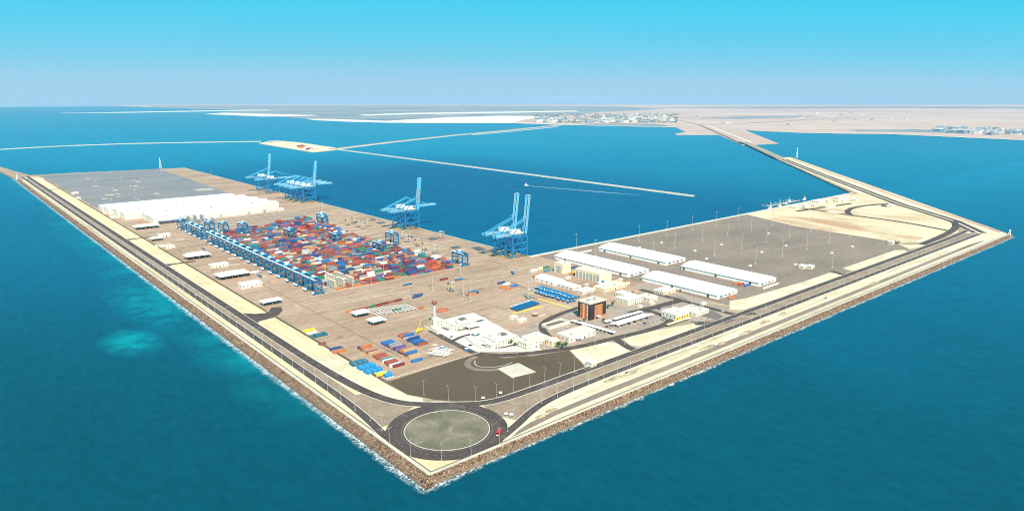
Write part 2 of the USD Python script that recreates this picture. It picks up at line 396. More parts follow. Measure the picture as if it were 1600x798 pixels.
# the sea: colour by place (harbour basin dredged deep, shallows along the west shore), surf on the armour stone, ripples
SEA_Z = -4.5
HAZE_DENSITY = 3.3e-5
sea_nodes = {
    "g": ("geometry", {}), "sp": ("separate_xyz", {}),
    # wobble of the shoreline
    "nw": ("noise_texture", {"scale": 0.09, "detail": 4.0, "roughness": 0.65}),
    "wob": ("math", {"math_type": "multiply_add", "value2": 9.0, "value3": -4.5}),
    "dx0": ("math", {"math_type": "subtract", "value1": -6.5}), "dx": ("math", {"math_type": "maximum", "value2": 0.0}),
    "dy0": ("math", {"math_type": "subtract", "value1": -4.2}), "dy": ("math", {"math_type": "maximum", "value2": 0.0}),
    "dxx": ("math", {"math_type": "multiply"}), "dyy": ("math", {"math_type": "multiply"}), "ds": ("math", {"math_type": "add"}),
    "d": ("math", {"math_type": "sqrt"}), "dw": ("math", {"math_type": "add"}),
    # surf band: broad on the west shore, narrow on the south one
    "wst": ("map_range", {"clamp": True, "from_min": -40.0, "from_max": 40.0, "to_min": 7.5, "to_max": 4.2}),
    "outs": ("math", {"math_type": "greater_than", "value2": 0.05}), "foamo": ("math", {"math_type": "multiply", "use_clamp": True}),
    "fb": ("math", {"math_type": "divide"}), "fm": ("map_range", {"clamp": True, "from_min": 0.15, "from_max": 1.0, "to_min": 1.0, "to_max": 0.0}),
    "nf": ("noise_texture", {"scale": 0.55, "detail": 5.0, "roughness": 0.75}), "nfm": ("map_range", {"clamp": True, "from_min": 0.45, "from_max": 0.62}),
    "foam0": ("math", {"math_type": "multiply", "use_clamp": True}),
    "east": ("map_range", {"clamp": True, "from_min": 1275.0, "from_max": 1300.0, "to_min": 1.0, "to_max": 0.0}),
    "foam": ("math", {"math_type": "multiply", "use_clamp": True}),
    # shallows on the west side
    "sh0": ("map_range", {"clamp": True, "from_min": 6.0, "from_max": 52.0, "to_min": 0.9, "to_max": 0.0}),
    "shw": ("map_range", {"clamp": True, "from_min": -14.0, "from_max": 0.0, "to_min": 1.0, "to_max": 0.12}),
    "nsh": ("noise_texture", {"scale": 0.012, "detail": 5.0, "roughness": 0.6}), "nshm": ("map_range", {"clamp": True, "from_min": 0.40, "from_max": 0.66, "to_min": 0.15}),
    "pm1": ("mapping", {"scale": (1 / 34, 1 / 56, 1 / 30), "location": (86 / 34, -436 / 56, 0.0)}), "pg1": ("gradient_texture", {"gradient_type": "spherical"}),
    "pm2": ("mapping", {"scale": (1 / 52, 1 / 170, 1 / 30), "location": (30 / 52, -580 / 170, 0.0)}), "pg2": ("gradient_texture", {"gradient_type": "spherical"}),
    "npl": ("noise_texture", {"scale": 0.05, "detail": 5.0, "roughness": 0.6}), "nplm": ("map_range", {"clamp": True, "from_min": 0.30, "from_max": 0.58}),
    "pb": ("math", {"math_type": "multiply_add", "value2": 1.5}), "pc": ("math", {"math_type": "multiply", "use_clamp": True}), "s5": ("math", {"math_type": "maximum"}), "s6": ("math", {"math_type": "multiply", "use_clamp": True, "value2": 0.72}),
    "shy": ("map_range", {"clamp": True, "from_min": 80.0, "from_max": 260.0}), "shy2": ("map_range", {"clamp": True, "from_min": 700.0, "from_max": 1700.0, "to_min": 1.0, "to_max": 0.3}),
    "s1": ("math", {"math_type": "multiply"}), "s2": ("math", {"math_type": "multiply"}), "s3": ("math", {"math_type": "multiply"}), "s4": ("math", {"math_type": "multiply", "use_clamp": True}),
    # base colour by place: dark teal south-west to bright cyan north-east
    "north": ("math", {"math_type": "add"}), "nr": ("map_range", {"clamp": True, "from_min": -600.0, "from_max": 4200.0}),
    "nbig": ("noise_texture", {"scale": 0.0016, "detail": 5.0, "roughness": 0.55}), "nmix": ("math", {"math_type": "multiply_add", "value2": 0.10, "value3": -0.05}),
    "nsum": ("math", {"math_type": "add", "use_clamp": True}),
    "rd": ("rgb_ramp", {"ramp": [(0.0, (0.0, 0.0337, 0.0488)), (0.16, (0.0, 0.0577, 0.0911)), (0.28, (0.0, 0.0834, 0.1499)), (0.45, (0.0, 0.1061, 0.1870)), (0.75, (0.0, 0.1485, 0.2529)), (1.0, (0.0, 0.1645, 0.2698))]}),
    # dredged basin
    "bx1": ("map_range", {"clamp": True, "from_min": 440.0, "from_max": 520.0}), "bx2": ("map_range", {"clamp": True, "from_min": 1150.0, "from_max": 1700.0, "to_min": 1.0, "to_max": 0.25}),
    "by1": ("map_range", {"clamp": True, "from_min": 430.0, "from_max": 450.0}), "by2": ("map_range", {"clamp": True, "from_min": 1700.0, "from_max": 2600.0, "to_min": 1.0, "to_max": 0.0}),
    "b1": ("math", {"math_type": "multiply"}), "b2": ("math", {"math_type": "multiply"}), "b3": ("math", {"math_type": "multiply"}), "b4": ("math", {"math_type": "multiply", "value2": 0.85}),
    "mxb": ("mix", {"color2": (0.0, 0.073, 0.160)}), "mxs": ("mix", {"color2": (0.0, 0.235, 0.265)}), "mxf": ("mix", {"color2": (0.80, 0.82, 0.80)}),
    # ripples and swell
    "mpw": ("mapping", {"scale": (1.0, 0.45, 1.0), "rotation": (0.0, 0.0, 0.5)}),
    "w1": ("noise_texture", {"scale": 0.16, "detail": 6.0, "roughness": 0.62}), "w2": ("noise_texture", {"scale": 0.018, "detail": 3.0}),
    "ws": ("math", {"math_type": "multiply_add", "value2": 1.6}),
    "mpl": ("mapping", {"scale": (0.011, 0.0024, 1.0), "rotation": (0.0, 0.0, -0.6)}), "wl": ("noise_texture", {"scale": 1.0, "detail": 4.0, "roughness": 0.55}), "wlm": ("map_range", {"clamp": True, "from_min": 0.3, "from_max": 0.7, "to_min": 0.95, "to_max": 1.05}), "wlx": ("math", {"math_type": "multiply"}),
    "bp": ("bump", {"strength": 0.9, "distance": 1.0}),
    "tw": ("map_range", {"clamp": True, "from_min": 0.3, "from_max": 0.7, "to_min": 0.86, "to_max": 1.14}), "twc": ("combine_color", {}), "mxw": ("mix", {"mix_type": "multiply", "fac": 1.0}),
    "p": ("diffuse_bsdf", {}), "gl": ("glossy_bsdf", {"roughness": 0.22, "color": (0.25, 0.85, 0.95)}), "lw": ("layer_weight", {"blend": 0.12}), "lwm": ("map_range", {"clamp": True, "to_min": 0.012, "to_max": 0.10}), "sm": ("mix_closure", {})}
sea_links = [
    ("g.position", "sp.vector"), ("g.position", "nw.vector"), ("nw.fac", "wob.value1"), ("sp.x", "dx0.value2"), ("dx0.value", "dx.value1"), ("sp.y", "dy0.value2"), ("dy0.value", "dy.value1"),
    ("dx.value", "dxx.value1"), ("dx.value", "dxx.value2"), ("dy.value", "dyy.value1"), ("dy.value", "dyy.value2"), ("dxx.value", "ds.value1"), ("dyy.value", "ds.value2"), ("ds.value", "d.value1"),
    ("d.value", "dw.value1"), ("wob.value", "dw.value2"), ("sp.x", "wst.value"), ("dw.value", "fb.value1"), ("wst.result", "fb.value2"), ("fb.value", "fm.value"),
    ("g.position", "nf.vector"), ("nf.fac", "nfm.value"), ("fm.result", "foam0.value1"), ("nfm.result", "foam0.value2"), ("sp.x", "east.value"), ("foam0.value", "foam.value1"), ("east.result", "foam.value2"), ("d.value", "outs.value1"), ("foam.value", "foamo.value1"), ("outs.value", "foamo.value2"),
    ("dx.value", "sh0.value"), ("sp.x", "shw.value"), ("g.position", "nsh.vector"), ("nsh.fac", "nshm.value"), ("sp.y", "shy.value"), ("sp.y", "shy2.value"),
    ("sh0.result", "s1.value1"), ("nshm.result", "s1.value2"), ("s1.value", "s2.value1"), ("shy.result", "s2.value2"), ("s2.value", "s3.value1"), ("shy2.result", "s3.value2"), ("s3.value", "s4.value1"), ("shw.result", "s4.value2"),
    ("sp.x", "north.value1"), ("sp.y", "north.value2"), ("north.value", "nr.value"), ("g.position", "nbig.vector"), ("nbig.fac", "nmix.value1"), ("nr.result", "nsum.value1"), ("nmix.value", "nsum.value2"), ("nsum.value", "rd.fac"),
    ("sp.x", "bx1.value"), ("sp.x", "bx2.value"), ("sp.y", "by1.value"), ("sp.y", "by2.value"), ("bx1.result", "b1.value1"), ("bx2.result", "b1.value2"), ("by1.result", "b2.value1"), ("by2.result", "b2.value2"),
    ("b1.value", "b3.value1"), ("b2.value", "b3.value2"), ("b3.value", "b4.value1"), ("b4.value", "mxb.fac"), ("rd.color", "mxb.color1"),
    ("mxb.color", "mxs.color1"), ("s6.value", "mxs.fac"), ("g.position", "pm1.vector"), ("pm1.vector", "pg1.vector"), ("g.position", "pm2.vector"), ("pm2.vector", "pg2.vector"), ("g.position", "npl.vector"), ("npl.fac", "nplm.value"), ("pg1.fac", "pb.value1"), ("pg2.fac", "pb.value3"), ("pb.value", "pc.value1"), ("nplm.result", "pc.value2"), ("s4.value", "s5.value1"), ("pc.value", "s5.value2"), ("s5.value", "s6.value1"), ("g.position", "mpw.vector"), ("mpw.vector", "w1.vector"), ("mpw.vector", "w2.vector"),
    ("w1.fac", "tw.value"), ("g.position", "mpl.vector"), ("mpl.vector", "wl.vector"), ("wl.fac", "wlm.value"), ("tw.result", "wlx.value1"), ("wlm.result", "wlx.value2"), ("wlx.value", "twc.r"), ("wlx.value", "twc.g"), ("wlx.value", "twc.b"), ("mxs.color", "mxw.color1"), ("twc.color", "mxw.color2"),
    ("mxw.color", "mxf.color1"), ("foamo.value", "mxf.fac"), ("mxf.color", "p.color"), ("bp.normal", "gl.normal"), ("bp.normal", "lw.normal"), ("lw.fresnel", "lwm.value"), ("lwm.result", "sm.fac"), ("p.BSDF", "sm.closure1"), ("gl.BSDF", "sm.closure2"),
    ("w2.fac", "ws.value1"), ("w1.fac", "ws.value3"), ("ws.value", "bp.height"), ("bp.normal", "p.normal")]
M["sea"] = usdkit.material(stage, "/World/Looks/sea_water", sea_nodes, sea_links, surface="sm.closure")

# ------------------------------------------------------------------ sea, island, mainland
def struct(name, mb, material, label, cat, parent=None, kind="structure"):
    p = mb.build(name, material, parent)
    if parent is None:
        tag(p, label, cat, kind=kind)
    return p


R = 20500.0
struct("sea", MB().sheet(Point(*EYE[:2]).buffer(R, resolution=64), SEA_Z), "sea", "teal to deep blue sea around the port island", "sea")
# the humid air
M["haze"] = usdkit.material(stage, "/World/Looks/haze_air", {"v": ("principled_volume", {"color": (0.49, 0.68, 0.87), "density": HAZE_DENSITY, "anisotropy": 0.0})}, [], volume="v.volume")
struct("haze", MB().box(-R - 2000, R + 2000, -R - 2000, R + 2000, -9.5, 262.0), "haze", "pale blue humid haze over the sea and the far desert", "haze", kind="stuff")

QUAY_X, BASIN_Y = 491.0, 447.0
ISLAND = Polygon([(0, 0), (1276, 0), (1300, 8), (1644, 306), (2126, 727), (2560, 1105), (2480, 1140), (2375, 1049), (1652, 455), (1640, BASIN_Y), (QUAY_X, BASIN_Y), (QUAY_X, 2292),
                  (166, 2350), (42, 2360), (26, 2480), (-5, 2760), (-40, 3400), (-62, 3400), (-28, 2700), (-8, 2300), (0, 2190)])
m = MB().slab(ISLAND, -6.0, 0.0)
struct("island_ground", m, "apron", "flat paved reclaimed ground of the port island", "ground")
# sheets lie 2 cm above each other
Z1, Z2, Z3, Z4, Z5 = 0.02, 0.04, 0.06, 0.08, 0.10


_lift = {}


def sheet(name, poly, z, material, label, cat="ground"):
    n = _lift[z] = _lift.get(z, -1) + 1
    return struct(name, MB().sheet(poly, z + 0.0012 * (n % 14)), material, label, cat)


CEN, R_IN, R_OUT = np.array([49.0, 48.0]), 33.0, 47.0
ring = Point(*CEN).buffer(R_OUT, resolution=48)
# shore strips of sand
west_strip = Polygon([(1.5, 1), (58, 1), (58, 150), (58, 2290), (22, 2300), (1.5, 2190)])
south_strip = Polygon([(1, 1.5), (1285, 1.5), (1330, 40), (1240, 66), (1120, 66), (500, 66), (300, 66), (200, 66), (58, 66), (58, 1.5)])
corner_roads = unary_union([
    ring,
    Polygon([(12, 100), (20, 100), (20, 240), (12, 240)]),
    Polygon([(30, 100), (38, 100), (38, 240), (30, 240)])])
sheet("sand_strip", west_strip.difference(Point(*CEN).buffer(30)), Z1, "sand", "yellow sand strip along the west road and seawall", "sand")
sheet("sand_strip", south_strip.difference(west_strip).difference(Point(*CEN).buffer(30)), Z1, "sand_white", "pale sand strip along the south road and seawall", "sand")

# west dual carriageway
wo = smooth_line([(14.5, 2320), (14.5, 300), (14, 150), (11, 100), (7, 72), (9, 48)])
wi = smooth_line([(29.5, 2340), (29.5, 300), (31, 210), (35, 150), (44, 115), (58, 98), (74, 86)])
so = smooth_line([(1250, 39), (400, 39.5), (220, 39.5), (150, 37), (118, 29), (96, 19), (72, 10.5)])
si = smooth_line([(1290, 66), (1180, 61), (1080, 60.5), (400, 60.5), (200, 60.5), (140, 60.5), (112, 62), (95, 68), (80, 80), (64, 92)])
wo_p, wi_p, so_p, si_p = line_poly(wo, 7), line_poly(wi, 9), line_poly(so, 7.2), line_poly(si, 9)
road_ring = ring.difference(Point(*CEN).buffer(R_IN, resolution=48))
sheet("road", line_poly([(21.5, 2260), (21.5, 105)], 9).difference(ring), Z2, "median_soil", "brown soil median between the carriageways of the west road", "median")
sheet("road", Polygon([(17, 150), (31, 150), (40, 118), (52, 99), (38, 93), (20, 84), (11, 84), (14, 110)]).difference(ring), Z2 + 0.01, "median_soil", "triangular splitter island where the west road meets the roundabout", "median")
sheet("road", Polygon([(1120, 42), (1120, 57), (150, 57), (112, 59), (96, 63), (94, 40), (100, 24), (118, 32), (150, 40)]).difference(ring), Z2, "median_soil", "brown soil median between the carriageways of the south road", "median")
sheet("road", Polygon([(1120, 41), (1262, 36), (1230, 66), (1120, 58)]), Z2, "paving_grey", "grey paved junction apron at the eastern tip of the island", "road")
asph = {"west_outer": wo_p, "west_inner": wi_p, "south_outer": so_p, "south_inner": si_p}
sheet("road", wo_p.difference(ring), Z3, "asphalt", "dark asphalt carriageway of the west road on the seaward side", "road")
sheet("road", wi_p.difference(ring).difference(si_p), Z3, "asphalt", "dark asphalt carriageway of the west road on the yard side", "road")
sheet("road", so_p.difference(ring), Z3, "asphalt", "dark asphalt carriageway of the south road on the seaward side", "road")
sheet("road", si_p.difference(ring), Z3, "asphalt", "dark asphalt carriageway of the south road on the port side", "road")
rb = thing("roundabout", "large roundabout with asphalt ring and bare soil centre at the island corner", "roundabout", kind="structure")
MB().sheet(road_ring, Z4).build("ring_road", "asphalt", rb)
MB().sheet(Point(*CEN).buffer(R_IN - 0.6, resolution=48), Z4).build("centre_soil", "roundabout_soil", rb)
MB().slab(Point(*CEN).buffer(R_IN, resolution=48).difference(Point(*CEN).buffer(R_IN - 0.6, resolution=48)), 0.0, 0.25).build("kerb", "kerb", rb)
MB().sheet(Point(*CEN).buffer(R_IN + 2.0, resolution=48).difference(Point(*CEN).buffer(R_IN + 1.85, resolution=48)), Z5).build("marking", "worn_paint", rb)
mk = MB()
for i in range(44):
    a0 = 2 * math.pi * i / 44
    arc = [CEN + 40 * np.array([math.cos(a), math.sin(a)]) for a in np.linspace(a0, a0 + 0.06, 4)]
    mk.sheet(line_poly(arc, 0.16), Z5)
mk.build("lane_marking", "worn_paint", rb)


def kerb_line(pts, side, half, name, label):
    l = LineString(pts).parallel_offset(half, side, join_style=1)
    p = l.buffer(0.32, cap_style=2).difference(Point(*CEN).buffer(R_OUT + 0.5))
    struct(name, MB().slab(p, 0.0, 0.16), "kerb", label, "kerb")


kerb_line(wo, "left", 3.7, "kerb", "pale kerb along the median edge of the seaward west carriageway")
kerb_line(wo, "right", 3.7, "kerb", "pale kerb along the sand edge of the seaward west carriageway")
kerb_line(wi, "left", 4.7, "kerb", "pale kerb along the sand edge of the yard side west carriageway")
kerb_line(wi, "right", 4.7, "kerb", "pale kerb along the median edge of the yard side west carriageway")
kerb_line(so, "left", 3.8, "kerb", "pale kerb along the sand edge of the seaward south carriageway")
kerb_line(so, "right", 3.8, "kerb", "pale kerb along the median edge of the seaward south carriageway")
kerb_line(si, "left", 4.7, "kerb", "pale kerb along the median edge of the port side south carriageway")
kerb_line(si, "right", 4.7, "kerb", "pale kerb along the port edge of the port side south carriageway")
mk = MB()
for line in (wo, wi, so, si):
    l = LineString(line)
    for s in np.arange(5, l.length - 6, 12):
        a, b = l.interpolate(s), l.interpolate(s + 4)
        if Point(a).distance(Point(*CEN)) > R_OUT and s < 5000:
            mk.sheet(line_poly([(a.x, a.y), (b.x, b.y)], 0.15), Z4)
struct("road_marking", mk, "worn_paint", "white dashed lane lines along both dual carriageways", "marking")

# service strip of asphalt by the south seawall
strip = Polygon([(78, 6), (90, 11), (105, 15), (130, 17), (200, 18.5), (320, 18), (324, 19), (470, 18.5), (700, 18), (900, 18.5), (1130, 19), (1200, 13), (1160, 11.5), (1000, 12), (760, 11), (520, 11), (330, 10.5), (200, 11), (130, 11), (105, 8.5)])
sheet("service_road", strip, Z2, "paving_grey", "narrow grey service road between sand and the south seawall", "road")


# low seawalls
def wall(name, pts, w, h, label, z0=0.0, material="concrete_light", cat="wall"):
    p = MB().slab(line_poly(pts, w), z0, h).build(name, material)
    return tag(p, label, cat)


wall("seawall", [(1.0, 2190), (1.0, 1.0), (640, 1.0)], 1.4, 1.1, "low pale concrete seawall along the west and south shores by the roundabout")
wall("seawall", [(641, 1.0), (1276, 1.0)], 1.4, 1.1, "low pale concrete seawall along the eastern stretch of the south shore")
m = MB().slab(line_poly([(2.9, 2190), (2.9, 2.9), (640, 2.9)], 2.0), 0, 0.12)
tag(m.build("crest_path", "concrete_light"), "pale concrete crest path behind the seawall near the roundabout", "path", kind="structure")
m = MB().slab(line_poly([(641, 2.9), (1270, 2.9)], 2.0), 0, 0.12)
tag(m.build("crest_path", "concrete_light"), "pale concrete crest path behind the eastern seawall", "path", kind="structure")
m = MB().sheet(line_poly([(4.6, 2190), (4.6, 4.6), (1268, 4.6)], 1.1), Z3)
tag(m.build("gutter_line", "earth_dark"), "dark gutter line behind the crest path of both shores", "gutter", kind="structure")
wall("boundary_wall", [(58, 2290), (58, 430)], 0.6, 2.2, "long brown yard wall beside the west road, from the far end to the side gate", material="earth_dark")
wall("boundary_wall", [(58, 405), (59, 158), (62, 152)], 0.6, 2.2, "brown yard wall beside the west road, from the side gate to the gravel lot", material="earth_dark")
# gate road through the west wall
sheet("gate_road", Polygon([(33, 392), (38, 402), (57, 405), (66, 412), (76, 425), (80, 440), (70, 445), (62, 432), (56, 428), (46, 432), (38, 442), (33, 446)]), Z4, "asphalt", "short asphalt gate road crossing the sand to the yard", "road")
for i, yy in enumerate((1010, 760, 1900)):
    sheet("gate_road", Polygon([(33, yy - 10), (42, yy - 4), (75, yy - 4), (75, yy + 4), (42, yy + 4), (33, yy + 10)]), Z4, "asphalt",
          "narrow gate road across the western sand strip, " + ("beside the first canopy past the warehouses", "beside the middle drive through canopy", "beside the far grey yard")[i], "road")

# yards
gravel = Polygon([(59, 157), (112, 159.5), *GP([(742, 553), (790, 559), (850, 553), (889, 547), (917, 575)]), (220, 66), (150, 66.5), (114, 67.5), (97, 73.5), (83, 85), (72, 98), (66, 112), (60, 122)])
sheet("gravel_lot", gravel, Z2, "gravel", "large dark gravel lot inland of the roundabout", "lot")
m = MB()
for s in np.arange(0, 118, 3.0):
    m.box(59 + s, 60.6 + s, 160.2, 161.4, 0, 0.9)
p = m.build("barrier_line", "concrete_light"); tag(p, "line of pale concrete barriers along the gravel lot's inland edge", "barrier", kind="stuff")
pts = GP([(604, 598), (566, 573), (600, 612), (643, 630)])
sheet("sand_bank", Polygon([(35.5, 260), (57.5, 260), (57.5, 157), (60, 122), (66, 108), (62, 101), (50, 114), (41, 140), (37, 180)]), Z1 + 0.01, "sand_white", "pale sand bank between the west road and the yard wall near the roundabout", "sand")
sheet("far_yard", Polygon([(66, 2335), (410, 2303), (400, 1900), (378, 1430), (66, 1430)]), Z1, "asphalt_blue", "wide blue grey asphalt storage yard beyond the white warehouse", "yard")
east_yard = Polygon([(503, 438), (1117, 438), (1085, 300), (1056, 112), (1010, 66), (520, 66), (500, 92), (500, 120)])
sheet("east_yard", east_yard, Z1, "paving_grey", "wide grey paved storage yard behind the four white sheds", "yard")
sheet("quay_edge", Polygon([(QUAY_X, BASIN_Y - 0.1), (1640, BASIN_Y - 0.1), (1640, 439), (QUAY_X, 439)]), Z2, "concrete_light", "pale concrete quay edge along the inner basin", "quay")
m = MB().slab(Polygon([(QUAY_X - 1.6, BASIN_Y - 1.6), (1640, BASIN_Y - 1.6), (1640, BASIN_Y + 0.2), (QUAY_X + 0.2, BASIN_Y + 0.2), (QUAY_X + 0.2, 2290), (QUAY_X - 1.6, 2290)]), -1.0, 0.45)
tag(m.build("quay_coping", "concrete_light"), "pale coping beam along the edge of the crane quay and inner basin", "coping", kind="structure")
# sand and rust ground to the north-east
sheet("sand_ground", Polygon([(1065, 300), (1118, 438), (1560, 440), (1640, 430), (1700, 455), (1640, 330), (1360, 110), (1240, 70), (1075, 70), (1010, 70), (1057, 116)]), Z2, "sand_rust", "bare yellow and rust sand ground east of the grey yard", "sand")
# south sand islands between the inner road and the east yard
for pts, lab in ((((500, 66), (532, 65.5), (760, 65.5), (752, 84), (640, 84), (520, 72)), "long white sand bank between the south road and the sheds"),
                 (((800, 65.5), (786, 68), (794, 84), (985, 84), (1000, 74), (985, 65.5)), "long white sand bank between the south road and the grey yard"),
                 (((1040, 65.5), (1022, 70), (1040, 84), (1100, 90), (1195, 90), (1190, 76), (1120, 65.5)), "white sand bank beside the eastern junction")):
    sheet("sand_bank", rounded(pts, 3), Z4, "sand_white", lab, "sand")
# causeway to the mainland
c_out = [(1320, 20), (1644, 306), (2126, 727), (2530, 1075)]
c_in = [(1660, 456), (2375, 1046), (2470, 1125)]
c_road = [(1262, 42), (1370, 119), (1529, 286), (2016, 712), (2442, 1074)]
sheet("causeway_sand", Polygon([(1276, 6), (1300, 14), (1640, 309), (2120, 730), (2545, 1100), (2478, 1130), (2376, 1040), (1665, 450), (1360, 130), (1262, 60)]), Z3, "sand_white", "pale sand causeway leading to the mainland", "causeway")
off = np.array([0.66, -0.75])
sheet("causeway_road", line_poly([np.array(p) - off * 8 for p in c_road], 11).union(line_poly([np.array(p) + off * 8 for p in c_road], 11)), Z4, "asphalt", "pair of asphalt carriageways along the causeway", "road")
sheet("causeway_track", line_poly([(1300, 20), (1624, 312), (2106, 735), (2500, 1078)], 5), Z4, "red_earth", "reddish service track along the causeway's seaward side", "road")
# internal eastern roads
for line, w, lab in (((GP([(1240, 324), (1290, 330), (1335, 337), (1400, 345), (1470, 358), (1490, 362)])), 12, "narrow asphalt road crossing the rust sand ground"),
                     ((GP([(1330, 336), (1322, 331), (1330, 325), (1352, 321), (1390, 318)])), 12, "curved asphalt slip road near the harbour offices"),
                     ((GP([(1490, 345), (1495, 353), (1488, 361), (1465, 372), (1440, 382)])), 13, "curved asphalt junction road at the eastern corner"),
                     ((GP([(1440, 380), (1412, 381), (1395, 379)])), 7, "short asphalt spur to the eastern guard posts"),
                     ((GP([(1300, 423), (1318, 430), (1335, 428)])), 9, "short asphalt gate road to the grey yard"),
                     ((GP([(1245, 330), (1300, 322), (1330, 318)])), 12, "asphalt lane along the harbour office row")):
    sheet("access_road", line_poly(smooth_line(line), w), Z5, "asphalt", lab, "road")
sheet("sand_island", Polygon(GP([(1290, 331), (1302, 328.5), (1315, 331), (1318, 333.5), (1300, 333)])), Z5 + 0.02, "sand_white", "small pale sand island inside the harbour road loop", "sand")

# office quarter roads and plots
office = Polygon(GP([(745, 552), (668, 519), (668, 503), (740, 487), (800, 520), (850, 500), (905, 478), (985, 450), (1010, 440), (1140, 482), (1132, 490), (1010, 545), (918, 577), (890, 546), (830, 556)]))
sheet("office_quarter", office, Z2, "office_ground", "grey paved ground around the office buildings", "ground")
for line, w, lab in (((GP([(740, 552), (790, 556), (850, 549), (905, 542), (960, 528), (1010, 517), (1050, 503), (1040, 494), (1010, 484), (985, 489)])), 9, "asphalt loop road past the orange office tower"),
                     ((GP([(960, 528), (985, 545), (1000, 548)])), 9, "asphalt link from the offices to the south road"),
                     ((GP([(1000, 452), (1060, 468), (1120, 484), (1150, 492), (1180, 489)])), 9, "asphalt road along the front of the white sheds"),
                     ((GP([(985, 489), (1030, 478), (1060, 470)])), 12, "wide asphalt street north of the parking shades"),
                     ((GP([(905, 480), (870, 492), (845, 505), (850, 520), (872, 535)])), 8, "asphalt lane round the walled compound"),
                     ((GP([(1085, 505), (1120, 505), (1142, 497)])), 13, "dark asphalt forecourt of the yellow fronted building"),
                     ((GP([(672, 516), (705, 534), (742, 552)])), 7, "asphalt lane below the white villa wall"),
                     ((GP([(706, 533), (720, 526), (735, 522)])), 5, "short asphalt lane between the two villa offices"),
                     ((GP([(690, 511), (709, 518.5), (746, 508)])), 3.5, "narrow asphalt lane round the villa beside the mast"),
                     ((GP([(752, 538), (778, 545), (812, 536)])), 3.5, "narrow asphalt lane round the southern villa")):
    sheet("office_road", line_poly(smooth_line(line), w), Z4, "asphalt", lab, "road")
for pts, r, mat, lab in (([(890, 547), (945, 533), (984, 540), (986, 547), (918, 574)], 4, "sand_white", "white sand plot between the gravel lot and the offices"),
                         ([(974, 530), (990, 522), (1090, 504), (1099, 507), (1060, 522), (1000, 541), (985, 539)], 4, "sand_white", "white rounded sand plot in front of the parking shades"),
                         ([(1140, 470), (1165, 466), (1300, 427), (1306, 432), (1220, 465), (1160, 484), (1140, 484)], 3, "sand_white", "long white sand plot between sheds and south road"),
                         ([(890, 452), (960, 440), (1000, 452), (1010, 470), (960, 478), (930, 468)], 4, "apron", "sandy beige ground around the cream workshops"),
                         ([(1095, 493), (1112, 484), (1130, 494), (1122, 500)], 2, "earth_dark", "dark planted plot beside the south road junction"),
                         ([(672, 510), (690, 500), (740, 488), (800, 520), (850, 548), (800, 549), (745, 549), (705, 530)], 3, "white_paving", "bright white paving around the villa style offices")):
    sheet("plot", rounded(GP(pts), r), Z3 + (0.01 if mat == "apron" else 0.005 if mat == "white_paving" else 0), mat, lab, "ground")
# dirt track loop and concrete slab on the gravel lot
loop = smooth_line(GP([(745, 557), (733, 562), (729, 569), (737, 576), (757, 578), (778, 577)]))
sheet("gravel_track", line_poly(loop, 6), Z4, "paving_grey", "pale curved track on the gravel lot", "road")
sheet("gravel_track", line_poly(smooth_line(GP([(742, 563), (742, 571), (758, 574), (785, 572), (800, 566)])), 0.8), Z5, "kerb", "thin pale kerb of the curved track on the gravel lot", "kerb")
tag(MB().slab(Polygon(GP([(777, 576), (810, 567), (837.5, 581), (800, 590)])), 0, 0.35).build("concrete_slab", "concrete_light"), "pale square concrete slab lying on the gravel lot", "slab", kind="structure")

# mainland, spits and breakwaters
LZ = -3.2
main_px = [(1900, 235), (1600, 219), (1400, 210), (1265, 208), (1215, 206), (1180, 204.5), (1163, 203), (1217, 224.5), (1160, 227), (1123, 211), (1057, 211), (1054, 209), (1071, 206.5), (1056, 199), (960, 197), (870, 195), (800, 192.5), (630, 192.5), (640, 189), (720, 184),
           (650, 177), (420, 172.5), (330, 170.5), (240, 168), (215, 166.8), (170, 165.0), (260, 163.8), (1900, 163.7)]
MAIN = Polygon(GP(main_px, LZ))
struct("mainland", MB().slab(MAIN, -8, LZ), "desert", "flat pale desert mainland along the horizon", "land")
shore_px = [(1900, 235), (1600, 219), (1400, 210), (1265, 208), (1215, 206)]
shore2_px = [(1056, 199), (960, 197), (870, 195), (800, 192.5), (630, 192.5)]
for px, lab, w in ((shore_px, "thin white beach along the eastern mainland shore", 60), (shore2_px, "white beach along the mainland shore before the town", 110)):
    sheet("beach", line_poly(GP(px, LZ), w).intersection(MAIN.buffer(5)), LZ + 0.3, "beach", lab, "beach")
struct("sand_spit", MB().slab(Polygon(GP([(478, 186), (520, 186.3), (560, 187.5), (605, 189), (640, 187), (700, 183.5), (780, 181), (860, 182), (820, 187), (800, 192), (640, 191.5), (610, 191.8), (545, 190.2), (490, 187.8)], LZ)), -8, LZ + 0.6), "beach", "white sand spit off the mainland shore", "sand")
struct("tidal_flat", MB().slab(Polygon(GP([(318, 178), (410, 181), (478, 185.5), (640, 188.5), (725, 184), (650, 176.5), (420, 172), (372, 174), (345, 176)], LZ)), -8, LZ + 0.2), "tidal_mud", "grey blue tidal flat off the mainland", "flat")
for i, (px, lab) in enumerate((([(320, 178.5), (350, 176.5), (430, 178.5), (500, 180.5), (470, 182), (405, 182), (360, 180)], "thin white sand bar at the tip of the tidal flat"),
                               ([(95, 177), (200, 175.2), (330, 172.8), (420, 171.6), (425, 172.6), (330, 174), (200, 176.2)], "thin pale sand bar far out in the open sea"),
                               ([(560, 179.5), (640, 176.8), (760, 175), (900, 173.2), (905, 174.5), (760, 177), (640, 179), (570, 181)], "long white sand bar across the tidal flat"))):
    struct("sand_bar", MB().slab(Polygon(GP(px, LZ)), -8, LZ + 0.9 + i * 0.1), "beach", lab, "sand")
